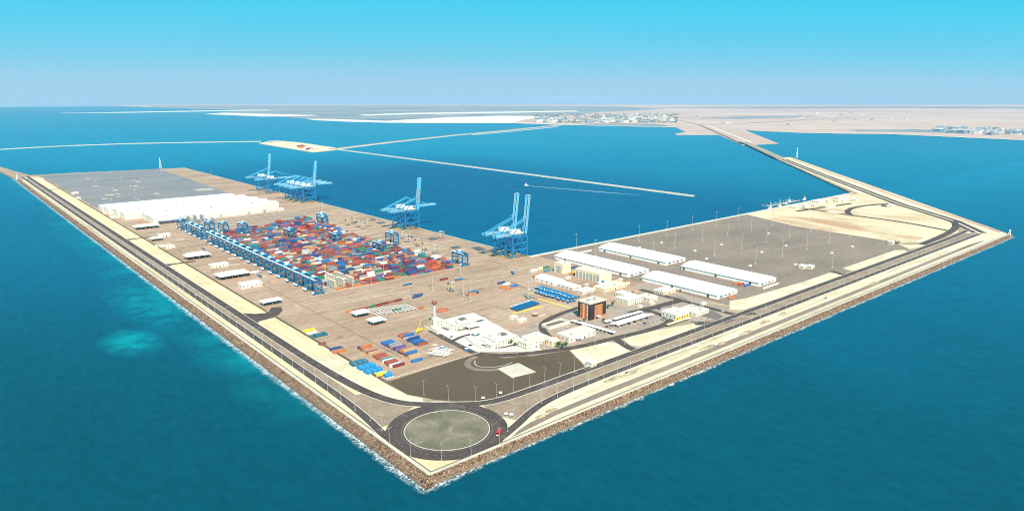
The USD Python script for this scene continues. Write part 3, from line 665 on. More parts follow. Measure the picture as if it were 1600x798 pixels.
for px, w, mat, lab in (([(1160, 226), (1135, 214), (1092, 195), (1060, 188), (1000, 183)], 16, "asphalt", "dark coastal highway leading inland from the bridge"),
                        ([(1175, 223), (1150, 213), (1105, 196)], 14, "beach", "pale track beside the coastal highway"),
                        ([(1092, 195), (1150, 194), (1250, 188), (1330, 184)], 40, "earth_dark", "grey road running east across the desert"),
                        ([(1320, 186.5), (1480, 190.5), (1600, 190)], 40, "beach", "pale track across the eastern desert"),
                        ([(1080, 180), (1300, 176), (1600, 175)], 120, "beach", "far pale band of dunes across the desert")):
    sheet("desert_track", line_poly(GP(px, LZ), w), LZ + 0.35, mat, lab, "road")


for i, (px, lab) in enumerate((([(230, 167.5), (420, 172.2), (650, 176.8), (725, 183), (860, 181.5), (940, 175), (1040, 170.5), (960, 166.5), (700, 165), (400, 165), (240, 165.5)], "wide blue grey tidal flat beneath the horizon"),
                               ([(980, 168.5), (1200, 170.0), (1420, 169.2), (1600, 170.0), (1800, 170.2), (1800, 167.0), (1500, 166.8), (1200, 166.9)], "long grey salt flat beneath the eastern horizon"),
                               ([(1330, 203), (1420, 202), (1520, 204), (1500, 208.5), (1420, 206.5), (1340, 205.5)], "grey salt flat behind the eastern beach"),
                               ([(1090, 184), (1190, 181.5), (1280, 181), (1240, 183.5), (1150, 186.5)], "grey salt flat north of the bridge road"),
                               ([(880, 198.4), (1000, 199.6), (1050, 197), (1020, 193.5), (920, 193.2)], "lavender grey flat in front of the far town"))):
    sheet("salt_flat", Polygon(GP(px, LZ)).intersection(MAIN), LZ + 0.12, "tidal_mud", lab, "flat")
for i, (px, w, lab) in enumerate(([[(400, 168.5), (640, 167.3), (900, 168)], 130, "far white streak across the tidal flat"], [[(470, 172.6), (700, 171.2), (930, 170.6)], 90, "middle white streak across the tidal flat"],
                                  [[(680, 179.5), (800, 177.6), (880, 176.8)], 70, "near white streak across the tidal flat"], [[(1150, 173), (1400, 172.2), (1700, 173.5)], 100, "far pale streak across the eastern desert"])):
    sheet("salt_flat", line_poly(GP(px, LZ), w), LZ + 0.4, "beach", lab, "flat")


def mound(name, pts, w, z, label, material="rubble_pale", cat="breakwater", top=None):
    """A long rubble mound with sloping sides."""
    pts = np.asarray(pts, float)
    c = LineString(pts)
    m = MB()
    n = max(2, int(c.length / 60))
    q = [np.array(c.interpolate(i / n, normalized=True).coords[0]) for i in range(n + 1)]
    v = []
    for i, p in enumerate(q):
        d = q[min(i + 1, n)] - q[max(i - 1, 0)]
        d /= np.linalg.norm(d)
        s = np.array([-d[1], d[0]])
        j = 1 + 0.12 * math.sin(i * 1.7)
        for o, h in ((-w * j, SEA_Z - 1.5), (-w * 0.32, z), (w * 0.32, z), (w * j, SEA_Z - 1.5)):
            v.append((*(p + s * o), h))
    f = []
    for i in range(n):
        for k in range(3):
            a = i * 4 + k
            f += [(a, a + 4, a + 1), (a + 1, a + 4, a + 5)]
    f += [(0, 1, 2), (0, 2, 3), (n * 4, n * 4 + 2, n * 4 + 1), (n * 4, n * 4 + 3, n * 4 + 2)]
    m.add(v, np.array(f)[:, ::-1])
    p = thing(name, label, cat, kind="structure")
    m.build("rubble", material, p)
    cr = MB().slab(LineString(pts).buffer(w * 0.22, cap_style=2), z, z + 0.5)
    cr.build("crest", top or "concrete_light", p)


mound("breakwater", [G(524, 233.5, SEA_Z), G(700, 256.5, SEA_Z), G(1084, 307, SEA_Z)], 9, -1.5, "long thin rock breakwater shielding the inner basin")
mound("breakwater", [G(-40, 236, SEA_Z), G(0, 234, SEA_Z), G(100, 228.5, SEA_Z), G(200, 225, SEA_Z), G(300, 223, SEA_Z), G(408, 221.5, SEA_Z)], 11, -1.5, "curved rock breakwater across the western open sea")
mound("causeway_bank", [G(515, 234, SEA_Z), G(600, 223.5, SEA_Z), G(700, 212.5, SEA_Z), G(790, 204, SEA_Z), G(875, 195.5, SEA_Z)], 42, -1.0, "long straight causeway from the offshore islet to the mainland", top="paving_grey", cat="causeway")
mound("causeway_bank", [G(738, 211, SEA_Z), G(790, 206.5, SEA_Z), G(870, 198.5, SEA_Z)], 16, -2.0, "shorter second bank beside the causeway near the mainland", cat="causeway")
islet = rounded(GP([(404, 224.5), (420, 221.2), (440, 220.6), (468, 223), (505, 228.5), (528, 231.5), (524, 234.5), (500, 237), (488, 238), (450, 232)], -3), 8)
struct("islet", MB().slab(islet, -8, -1.6), "sand_white", "pale flat offshore islet at the breakwater junction", "islet")
for i, (px, py, c) in enumerate(((470, 229.5, "box_rust"), (474, 231, "box_orange"), (480, 232.5, "town_white"), (484, 234, "box_rust"), (490, 234.5, "pale_roof"), (424, 222.5, "town_grey"), (432, 223, "pale_roof"))):
    x, y = G(px, py, -1.6)
    m = MB().box(-18, 18, -9, 9, 0, 7).prism_x([(-10, 7), (10, 7), (0, 10)], -18.5, 18.5)
    t = thing("islet_shed", ["rusty shed on the offshore islet, westmost of its cluster", "orange shed on the offshore islet", "white shed amid the offshore islet cluster", "dark rust shed near the islet's basin shore",
                             "beige shed near the islet's eastern end", "grey shed at the islet's western end", "beige shed beside the grey one at the islet's western end"][i], "shed", (x, y, -1.6), 20)
    m.build("shell", c, t)

# bridge between the causeway and the mainland
A_, B_ = np.array([2440.0, 1086.0]), G(1163, 223.6, LZ)
d_ = (B_ - A_) / np.linalg.norm(B_ - A_); s_ = np.array([-d_[1], d_[0]])
br = thing("sea_bridge", "long low road bridge joining the causeway to the mainland", "bridge")
MB().slab(LineString([A_, B_]).buffer(17, cap_style=2), 1.6, 3.2).build("deck", "concrete_light", br)
MB().sheet(LineString([A_ + s_ * 6, B_ + s_ * 6]).buffer(4.5, cap_style=2), 3.25).sheet(LineString([A_ - s_ * 6, B_ - s_ * 6]).buffer(4.5, cap_style=2), 3.25).build("roadway", "paving_grey", br)
for s in (-1, 1):
    MB().slab(LineString([A_ + s_ * 16.5 * s, B_ + s_ * 16.5 * s]).buffer(0.5, cap_style=2), 3.2, 4.5).build("parapet", "concrete_light", br)
L_ = np.linalg.norm(B_ - A_)
for k in range(1, int(L_ / 45)):
    m = MB()
    for s in (-11, 0, 11):
        p = A_ + d_ * 45 * k + s_ * s
        m.cyl(p[0], p[1], -8, 1.6, 1.6, n=8)
    m.build("pier", "concrete_pier", br)
for side, p in (("mainland", B_),):
    MB().slab(Polygon([p + s_ * 17 - d_ * 2, p - s_ * 17 - d_ * 2, p - s_ * 17 + d_ * 90, p + s_ * 17 + d_ * 90]), -4, 3.1).build("abutment", "concrete_light", br)

# armour stone on the shores
def rocks(name, p0, p1, inward, n_hint, label, size, width=11.0, z_top=0.6):
    p0, p1 = np.asarray(p0, float), np.asarray(p1, float)
    L = np.linalg.norm(p1 - p0); d = (p1 - p0) / L; out = -np.asarray(inward, float)
    base = trimesh.creation.icosphere(subdivisions=0)
    bv, bf = np.array(base.vertices), np.array(base.faces)
    n = n_hint
    t = rng.uniform(0, L, n); w = rng.uniform(-0.3, width, n)
    r = size * rng.uniform(0.55, 1.25, n)
    z = z_top - w / width * (z_top - SEA_Z + 0.6) + rng.uniform(-0.2, 0.35, n)
    pos = p0 + t[:, None] * d + w[:, None] * out
    V = bv[None] * r[:, None, None] * rng.uniform(0.7, 1.3, (n, 12, 1)) * rng.uniform([0.8, 0.8, 0.55], [1.3, 1.3, 0.95], (n, 3))[:, None]
    a = rng.uniform(0, 6.28, n); ca, sa = np.cos(a)[:, None], np.sin(a)[:, None]
    X = V[:, :, 0] * ca - V[:, :, 1] * sa; Y = V[:, :, 0] * sa + V[:, :, 1] * ca
    V = np.stack([X + pos[:, :1], Y + pos[:, 1:2], V[:, :, 2] + z[:, None]], -1).reshape(-1, 3)
    F = (bf[None] + (np.arange(n) * 12)[:, None, None]).reshape(-1, 3)
    p = MB().add(V, F).build(name, "rock")
    return tag(p, label, "rocks", kind="stuff")


m = MB()
m.add([(0.3, 0.3, 0.3), (0.3, 2300, 0.3), (-8, 2290, -5.4), (-8, -5.6, -5.4), (1290, 0.3, 0.3), (1300, -5.6, -5.4)], [(0, 1, 2), (0, 2, 3), (0, 3, 5), (0, 5, 4)])
struct("shore_slope", m, "rock_slope", "dark rubble slope under the armour stone of both shores", "slope")
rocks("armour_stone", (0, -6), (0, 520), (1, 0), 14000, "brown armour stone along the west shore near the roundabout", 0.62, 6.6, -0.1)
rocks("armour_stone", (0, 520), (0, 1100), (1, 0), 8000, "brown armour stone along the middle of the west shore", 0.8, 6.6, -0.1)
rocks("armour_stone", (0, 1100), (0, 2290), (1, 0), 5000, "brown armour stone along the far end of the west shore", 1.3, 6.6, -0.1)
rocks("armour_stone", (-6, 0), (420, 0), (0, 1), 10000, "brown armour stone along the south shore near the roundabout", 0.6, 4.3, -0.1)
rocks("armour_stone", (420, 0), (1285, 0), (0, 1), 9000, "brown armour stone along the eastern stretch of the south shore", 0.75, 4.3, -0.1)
aa = rng.uniform(math.pi, 1.5 * math.pi, 420)
m = MB()
for a in aa:
    w = rng.uniform(0, 5.3)
    s = trimesh.creation.icosphere(subdivisions=0)
    s.vertices *= 0.65 * rng.uniform(0.6, 1.25) * rng.uniform(0.7, 1.25, (12, 3))
    s.apply_translation((math.cos(a) * w, math.sin(a) * w, 0.3 - w / 6.0 * 5.2))
    m.tri(s)
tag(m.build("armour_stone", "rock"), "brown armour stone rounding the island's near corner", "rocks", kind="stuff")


# ------------------------------------------------------------------ container terminal
COL = list(BOXCOL)
WEIGHT = np.array([0.18, 0.12, 0.10, 0.085, 0.09, 0.11, 0.055, 0.07, 0.075, 0.08, 0.035, 0.03]); WEIGHT /= WEIGHT.sum()
CNAME = {"rust": "rust red", "maroon": "dark maroon", "orange": "orange", "red": "bright red", "navy": "navy blue", "blue": "blue", "teal": "teal", "green": "green",
         "grey": "grey", "white": "white", "tan": "tan", "violet": "violet"}
CL, CW, CH = 12.2, 2.44, 2.6
CPROTO = {}
for c in COL:
    pr = proto(c + "_container")
    m = MB()
    # corrugated side walls: a zigzag profile drawn along the height
    n = 14
    xs = np.linspace(-CL / 2 + 0.15, CL / 2 - 0.15, n * 2)
    prof = [(x, -CW / 2 + (0.02 if i % 2 else 0.07)) for i, x in enumerate(xs)] + [(x, CW / 2 - (0.02 if i % 2 else 0.07)) for i, x in reversed(list(enumerate(xs)))]
    m.slab(Polygon(prof), 0.12, CH - 0.08)
    m.build("body", "box_" + c, pr)
    m = MB()
    for sx in (-1, 1):
        for sy in (-1, 1):
            x, y = sx * (CL / 2 - 0.08), sy * (CW / 2 - 0.08)
            m.box(x - 0.08, x + 0.08, y - 0.08, y + 0.08, 0, CH)
    for sy in (-1, 1):
        for z in (0.06, CH - 0.06):
            m.box(-CL / 2 + 0.16, CL / 2 - 0.16, sy * (CW / 2 - 0.07) - 0.06, sy * (CW / 2 - 0.07) + 0.06, z - 0.06, z + 0.06)
    m.build("frame", "box_" + c, pr)
    MB().box(-CL / 2 + 0.15, CL / 2 - 0.15, -CW / 2 + 0.13, CW / 2 - 0.13, CH - 0.08, CH - 0.03).build("roof_panel", "box_" + c, pr)
    for sy in (-1, 1):
        MB().box(-CL / 2 - 0.02, -CL / 2 + 0.1, min(0.02 * sy, 1.05 * sy), max(0.02 * sy, 1.05 * sy), 0.15, CH - 0.15).build("door", "box_" + c, pr)
    CPROTO[c] = pr

PITCH_Y, Y0, X0, BAY = 29.0, 474.0, 151.0, 12.75
NB, NR, NX = 18, 8, 16
heights = np.zeros((NB, NR, NX), int)
for b in range(NB):
    for k in range(NX):
        base = meshkit.noise(np.array([b * 0.6, k * 0.35, 0.3]), 3) * 3.9 + 0.5
        if b >= 13:
            base *= np.clip((k - (b - 13) * 1.6) / 8.0, 0.1, 1.0)
        if b <= 1 and k < 5:
            base = 0
        for r in range(NR):
            heights[b, r, k] = int(np.clip(round(base + rng.normal(0, 0.95)), 0, 5))
boxes = []
for b in range(NB):
    for k in range(NX):
        main = COL[rng.choice(len(COL), p=WEIGHT)]
        for r in range(NR):
            for t in range(heights[b, r, k]):
                c = main if rng.random() < 0.48 else COL[rng.choice(len(COL), p=WEIGHT)]
                top = t == heights[b, r, k] - 1
                shown = top or (r == 0) or t >= heights[b, r - 1, k] or (k == 0) or t >= heights[b, r, max(k - 1, 0)]
                boxes.append((b, r, k, t, c, X0 + 6.3 + k * BAY + (0.35 if b % 2 else 0), Y0 + b * PITCH_Y - (NR - 1) * 1.4 + r * 2.8, shown, top))
near = sorted([q for q in boxes if q[7]], key=lambda q: math.hypot(q[5] - EYE[0], q[6] - EYE[1]) - q[3] * 2)
single = set(id(q) for q in near[:215])
rest_v, rest_f, rest_c, nv = [], [], [], 0
unit = MB().box(-CL / 2, CL / 2, -CW / 2, CW / 2, 0, CH).mesh()
BLK = ["front"] + ORD[1:]
TIER = ("ground level", "second tier", "third tier", "fourth tier", "fifth tier")
for q in boxes:
    b, r, k, t, c, x, y, shown, top = q
    z = t * (CH + 0.02)
    if id(q) in single:
        copy(CPROTO[c], "shipping_container", f"{CNAME[c]} container, {TIER[t]}, {BLK[b]} block, {ordinal(r + 1)} row, {ordinal(k + 1)} bay from the cranes",
             "container", (x, y, z), 0, "containers stacked in the yard blocks")
    else:
        short = rng.random() < 0.4                     # two twenty foot boxes in place of one of forty feet
        for o in ((-3.08, 3.08) if short else (0.0,)):
            rest_v.append(unit[0] * [0.496 if short else 1.0, 1, 1] + [x + o, y, z]); rest_f.append(unit[1] + nv); nv += 8
            cc_ = c if o <= 0 else COL[rng.choice(len(COL), p=WEIGHT)]
            rest_c.append(np.repeat(np.clip(np.array(BOXCOL[cc_]) * rng.uniform(0.75, 1.3), 0, 0.9)[None], 8, 0))
mm = usdkit.mesh(stage, numbered("/World", "stacked_container"), (np.vstack(rest_v), np.vstack(rest_f)), M["box_mixed"])
UsdGeom.PrimvarsAPI(mm).CreatePrimvar("tint", Sdf.ValueTypeNames.Color3fArray, "vertex").Set(Vt.Vec3fArray.FromNumpy(np.vstack(rest_c).astype(np.float32)))
tag(mm.GetPrim(), "thousands of coloured shipping containers filling the farther yard blocks", "containers", kind="stuff")

# loose boxes on the lot by the west wall and on the apron
LOOSE = [  # start, end (pixels of the survey), count, colours, tiers, name of the spot
    ((556, 545), (580, 555), 8, ("navy", "blue", "rust", "orange", "grey", "orange", "rust", "tan"), 2, "the short row beside the drain line"),
    ((582, 556.5), (613, 576), 12, ("orange", "rust", "red", "rust", "orange", "teal", "white", "rust", "red", "rust", "white", "maroon"), 1, "the long row behind the blue tarpaulin boxes"),
    ((597, 536.5), (638, 561), 16, ("blue", "blue", "blue", "navy", "violet", "white", "violet", "navy", "grey", "violet", "navy", "violet", "navy", "rust", "orange", "tan"), 2, "the mostly blue and violet row"),
    ((622, 525.5), (654, 541.5), 11, ("red", "orange", "rust", "white", "grey", "navy", "blue", "blue", "blue", "navy", "rust"), 2, "the row below the white villa wall"),
    ((512, 548), (527, 553), 4, ("navy", "navy", "orange", "orange"), 1, "the short row beside the yard wall"),
    ((643, 566), (645, 567), 1, ("blue",), 1, "no row, alone by the gravel lot"),
]
for (p0, p1, n, cols, tiers, spot) in LOOSE:
    a, b = G(*p0), G(*p1)
    a[0] = b[0] = (a[0] + b[0]) / 2
    seen = {}
    for i in range(n):
        y = a[1] + (b[1] - a[1]) * (i + 0.5) / n
        for t in range(1 + (1 if tiers == 2 and rng.random() < 0.3 else 0)):
            c = cols[i] if t == 0 else cols[(i + 3) % n]
            copy(CPROTO[c], "shipping_container", f"{CNAME[c]} container, {'lower' if t == 0 else 'upper'} tier, {ordinal(i + 1)} in {spot}", "container",
                 (a[0] + 6 + rng.normal(0, 0.5), y, t * (CH + 0.02)), rng.normal(0, 1.2), "loose containers on the lot")
for i, (px, py, c, lab) in enumerate((
        (541, 489, "orange", "tan orange container at the western end of the apron row by two canopies"), (551, 487, "rust", "rust container second in the apron row by two canopies"),
        (562, 484.5, "rust", "rust container third in the apron row by two canopies"), (572, 482, "green", "dull green container in the apron row by two canopies"),
        (583, 479.5, "maroon", "maroon container midway along the apron row by two canopies"), (593, 477, "maroon", "maroon container past the middle of the apron row by two canopies"),
        (604, 474.5, "rust", "rust container near the eastern end of the apron row by two canopies"), (615, 472, "maroon", "maroon container at the eastern end of the apron row by two canopies"),
        (645, 466, "navy", "navy container lying alone on the open apron, front one of two"), (648, 463.5, "navy", "navy container lying alone on the open apron, rear one of two"),
        (733, 458, "teal", "dark teal container, rear one in the small apron group of three"), (736, 460, "navy", "navy container, middle one in the small apron group of three"), (732, 461.5, "orange", "orange container, front one in the small apron group of three"),
        (769, 441, "grey", "grey container at the western end of the apron group before the quay crane"), (778, 444, "navy", "navy container in the apron group before the quay crane"),
        (786, 446, "white", "white container in the apron group before the quay crane"), (798, 449, "blue", "blue container in the apron group before the quay crane"),
        (781, 451, "orange", "orange container at the front of the apron group before the quay crane"), (790, 453.5, "orange", "orange container beside another orange one before the quay crane"),
        (688, 438.5, "maroon", "single maroon container lying alone on the apron"), (614, 487, "green", "flat green container lying alone past the second canopy"),
        (893, 420, "navy", "navy container against the shed's quay end"), (848, 420, "green", "green container beside the tall cream workshop"), (850, 425, "teal", "teal container beside the tall cream workshop"),
        (1011, 438, "maroon", "maroon container between the middle pair of white sheds"), (1147, 445, "orange", "orange container in the yard lane between the eastern white sheds"),
        (1154, 446.5, "red", "red container in the yard lane between the eastern white sheds"), (1163, 448, "blue", "blue container in the yard lane between the eastern white sheds"),
        (1138, 467, "orange", "orange container at the southern end of the front shed"))):
    x, y = G(px, py)
    copy(CPROTO[c], "shipping_container", lab, "container", (x + 6, y, 0.0), rng.normal(0, 0.8), "loose containers on the apron")
t = thing("shipping_container", "bright orange container beside the large white shed building", "container", (*G(868, 529), 0), 90)
t.GetReferences().AddInternalReference(CPROTO["orange"].GetPath())

# blue tarpaulin boxes and the yellow tank beside the west wall
for i, (py, c, lab) in enumerate((((560, 569.5), "teal_tarp", "dark teal tarpaulin covered cargo pile beside the yard wall"), ((571.5, 575.5), "blue_tarp", "bright blue tarpaulin covered cargo, middle of three"),
                                  ((582, 581.5), "blue_tarp", "bright blue tarpaulin covered cargo beside the yellow one"), ((605, 588), "blue_tarp", "small bright blue tarpaulin covered cargo at the gravel lot corner"))):
    x, y = G(*py)
    t = thing("covered_cargo", lab, "cargo", (x + 1, y + 1, 0))
    L = 16 if i < 3 else 8
    h = 3.2
    MB().prism_x([(-4.4, 0.3), (4.4, 0.3), (4.4, h - 0.4), (3.6, h), (-3.6, h), (-4.4, h - 0.4)], -L / 2, L / 2).build("cover", c, t)
    MB().box(-L / 2 - 0.3, L / 2 + 0.3, -4.9, 4.9, 0, 0.3).build("pallet_base", "white_paint", t)
    for k in range(3):
        x0 = -L / 2 + L * (k + 0.5) / 3
        MB().bar((x0, -4.46, 0.3), (x0, -4.46, h - 0.3), 0.12).bar((x0, -4.46, h - 0.35), (x0, -3.6, h + 0.04), 0.12).bar((x0, -3.6, h + 0.05), (x0, 3.6, h + 0.05), 0.12).build("strap", "white_paint", t)
x, y = G(595, 588)
t = thing("tank_container", "yellow round ended tank beside the blue covered cargo", "tank", (x + 1, y, 0), 0)
MB().hcyl((-5, 0, 2.2), (5, 0, 2.2), 1.9, 14).build("vessel", "yellow_steel", t)
for s in (-1, 1):
    MB().box(s * 3.6 - 0.3, s * 3.6 + 0.3, -1.8, 1.8, 0, 1.0).build("saddle", "dark_steel", t)

# ---- automated stacking cranes
def asc(pr):
    for sx in (-1, 1):
        for sy in (-1, 1):
            MB().box(sx * 5 - 0.7, sx * 5 + 0.7, sy * 13 - 0.8, sy * 13 + 0.8, 1.4, 16.5).build("leg", "asc_blue", pr)
    for sy in (-1, 1):
        MB().box(-8.5, 8.5, sy * 13 - 0.8, sy * 13 + 0.8, 0.7, 1.9).build("sill_beam", "asc_blue", pr)
        m = MB()
        for x in (-7.4, -6.4, 6.4, 7.4, -5.4, 5.4):
            m.hcyl((x, sy * 13 - 0.3, 0.42), (x, sy * 13 + 0.3, 0.42), 0.42, 8)
        m.build("wheel_set", "dark_steel", pr)
        m = MB()
        m.bar((-4.6, sy * 13, 3), (4.6, sy * 13, 9), 0.7).bar((-4.6, sy * 13, 9.5), (4.6, sy * 13, 15), 0.7).bar((-4.6, sy * 13, 9.2), (4.6, sy * 13, 9.2), 0.8)
        m.build("brace", "asc_blue", pr)
    for sx in (-1, 1):
        MB().box(sx * 4 - 0.8, sx * 4 + 0.8, -13.9, 13.9, 16.5, 19.4).build("girder", "asc_blue", pr)
        if sx < 0:
            MB().box(-5.4, -3.2, -14.2, 14.2, 19.4, 19.75).build("walkway", "white_steel", pr)
        m = MB()
        m.box(sx * 5 - 0.4, sx * 5 + 0.4, -11.9, 11.9, 12.6, 13.6)
        m.build("tie_beam", "asc_blue", pr)
    for sy in (-1, 1):
        MB().box(-5, 5, sy * 13.4 - 0.5, sy * 13.4 + 0.5, 15.0, 16.4).build("end_tie", "asc_blue", pr)
    MB().box(-5.0, 5.0, -2.8, 2.8, 20.0, 21.2).build("trolley", "crane_light", pr)
    MB().box(-1.6, 1.6, -1.8, 1.8, 21.2, 22.8).build("winch_house", "white_steel", pr)
    m = MB()
    for sx in (-1, 1):
        for sy in (-1, 1):
            m.bar((sx * 1.4, sy * 1.0, 20.2), (sx * 1.4, sy * 1.0, 11.4), 0.16)
    m.build("hoist_rope", "dark_steel", pr)
    MB().box(-6.1, 6.1, -1.2, 1.2, 10.9, 11.4).build("spreader", "yellow_steel", pr)
    MB().box(-8.2, -6.2, 10.1, 12.1, 2.0, 4.4).build("electrical_house", "white_steel", pr)
    MB().box(-8.2, -6.2, -12.0, -10.0, 2.0, 3.8).build("cable_reel", "white_steel", pr)


apr = proto("stacking_crane")
asc(apr)
land = [Y0 + PITCH_Y * i for i in range(15)] + [Y0 + PITCH_Y * i for i in (16, 17, 18, 20)]
for i, y in enumerate(land):
    copy(apr, "stacking_crane", f"blue automated stacking crane, {ordinal(i + 1)} along the landside line from the open apron", "gantry crane", (139 + rng.uniform(-0.3, 0.3), y, 0), 0, "stacking cranes on the landside line")
for i, (x, y, lab) in enumerate(((375, Y0, "blue stacking crane standing alone at the seaside end of the first block"), (378, Y0 + 29 * 7, "blue stacking crane at the seaside end of the middle block"),
                                 (360, Y0 + 29 * 15, "pale blue stacking crane at the far seaside corner, front one of two"), (372, Y0 + 29 * 16, "pale blue stacking crane at the far seaside corner, rear one of two"),
                                 (188, Y0 + 29 * 17, "blue stacking crane inland beside the empty far blocks"), (214, Y0 + 29 * 16, "blue stacking crane over the thin far blocks"),
                                 (172, Y0 + 29 * 18, "blue stacking crane behind the landside line near the empty racks"), (320, Y0 + 29 * 5, "blue stacking crane working amid the coloured containers"),
                                 (255, Y0 + 29 * 12, "blue stacking crane amid the far container blocks"), (300, Y0 + 29 * 9, "blue stacking crane halfway over the far container blocks"))):
    copy(apr, "stacking_crane", lab, "gantry crane", (x, y, 0), 0, "stacking cranes away from the landside line")
# rails and bare runway strips of the blocks
m = MB()
for b in range(24):
    for s in (-13, 13):
        m.sheet(sbox(128, Y0 + b * PITCH_Y + s - 0.8, 400, Y0 + b * PITCH_Y + s + 0.8), Z1)
struct("crane_runway", m, "concrete_light", "pale runway strips between the container blocks", "runway")
m = MB()
for b in range(18, 23):
    m.sheet(sbox(150, Y0 + b * PITCH_Y - 9, 385, Y0 + b * PITCH_Y - 3), Z1 + 0.005).sheet(sbox(150, Y0 + b * PITCH_Y + 2, 385, Y0 + b * PITCH_Y + 7), Z1 + 0.005)
struct("empty_block", m, "empty_strip", "brown bare strips of the empty yard blocks", "ground")

# steel racks for refrigerated boxes
def rack(rk, mt):
    for y in (-10.5, -3.5, 3.5, 10.5):
        for x in (-1.2, 1.2):
            MB().box(x - 0.18, x + 0.18, y - 0.18, y + 0.18, 0, 13.2).build("post", mt, rk)
    for k in range(5):
        MB().box(-1.6, 1.6, -11.6, 11.6, 0.4 + k * 3.0, 0.75 + k * 3.0).build("platform", mt, rk)
        if k:
            m = MB()
            for x in (-1.55, 1.55):
                m.bar((x, -11.5, 1.5 + k * 3.0), (x, 11.5, 1.5 + k * 3.0), 0.1)
            m.build("handrail", mt, rk)
    m = MB()
    for k in range(4):
        m.bar((-0.6, -8 + (k % 2) * 6, 0.7 + k * 3), (-0.6, -2 - (k % 2) * 6, 3.6 + k * 3), 0.9, 0.2)
    m.build("stair", "grey_steel", rk)


rkw, rkg = proto("cream_reefer_rack"), proto("grey_reefer_rack")
rack(rkw, "rack_cream"); rack(rkg, "grey_steel")
for i, (x, y, k, lab) in enumerate([(164 + 13 * k, Y0 + 1, 0, f"cream striped reefer rack at the open apron edge, {ORD[k]} from the blue cranes") for k in range(3)] +
                                   [(176 + 13 * k, Y0 + 29, 0, f"cream striped reefer rack one block behind the apron edge, {ORD[k]} from the blue cranes") for k in range(2)] +
                                   [(158 + 13 * k, 1155 - 29, 1, f"grey empty reefer rack beside the white warehouse, {ORD[k]} from the west") for k in range(4)] +
                                   [(163 + 13 * k, 1072, 1, f"grey empty reefer rack one block before the warehouse, {ORD[k]} from the west") for k in range(4)]):
    copy(rkg if k else rkw, "reefer_rack", lab, "rack", (x, y, 0), 0, "steel racks for refrigerated containers")

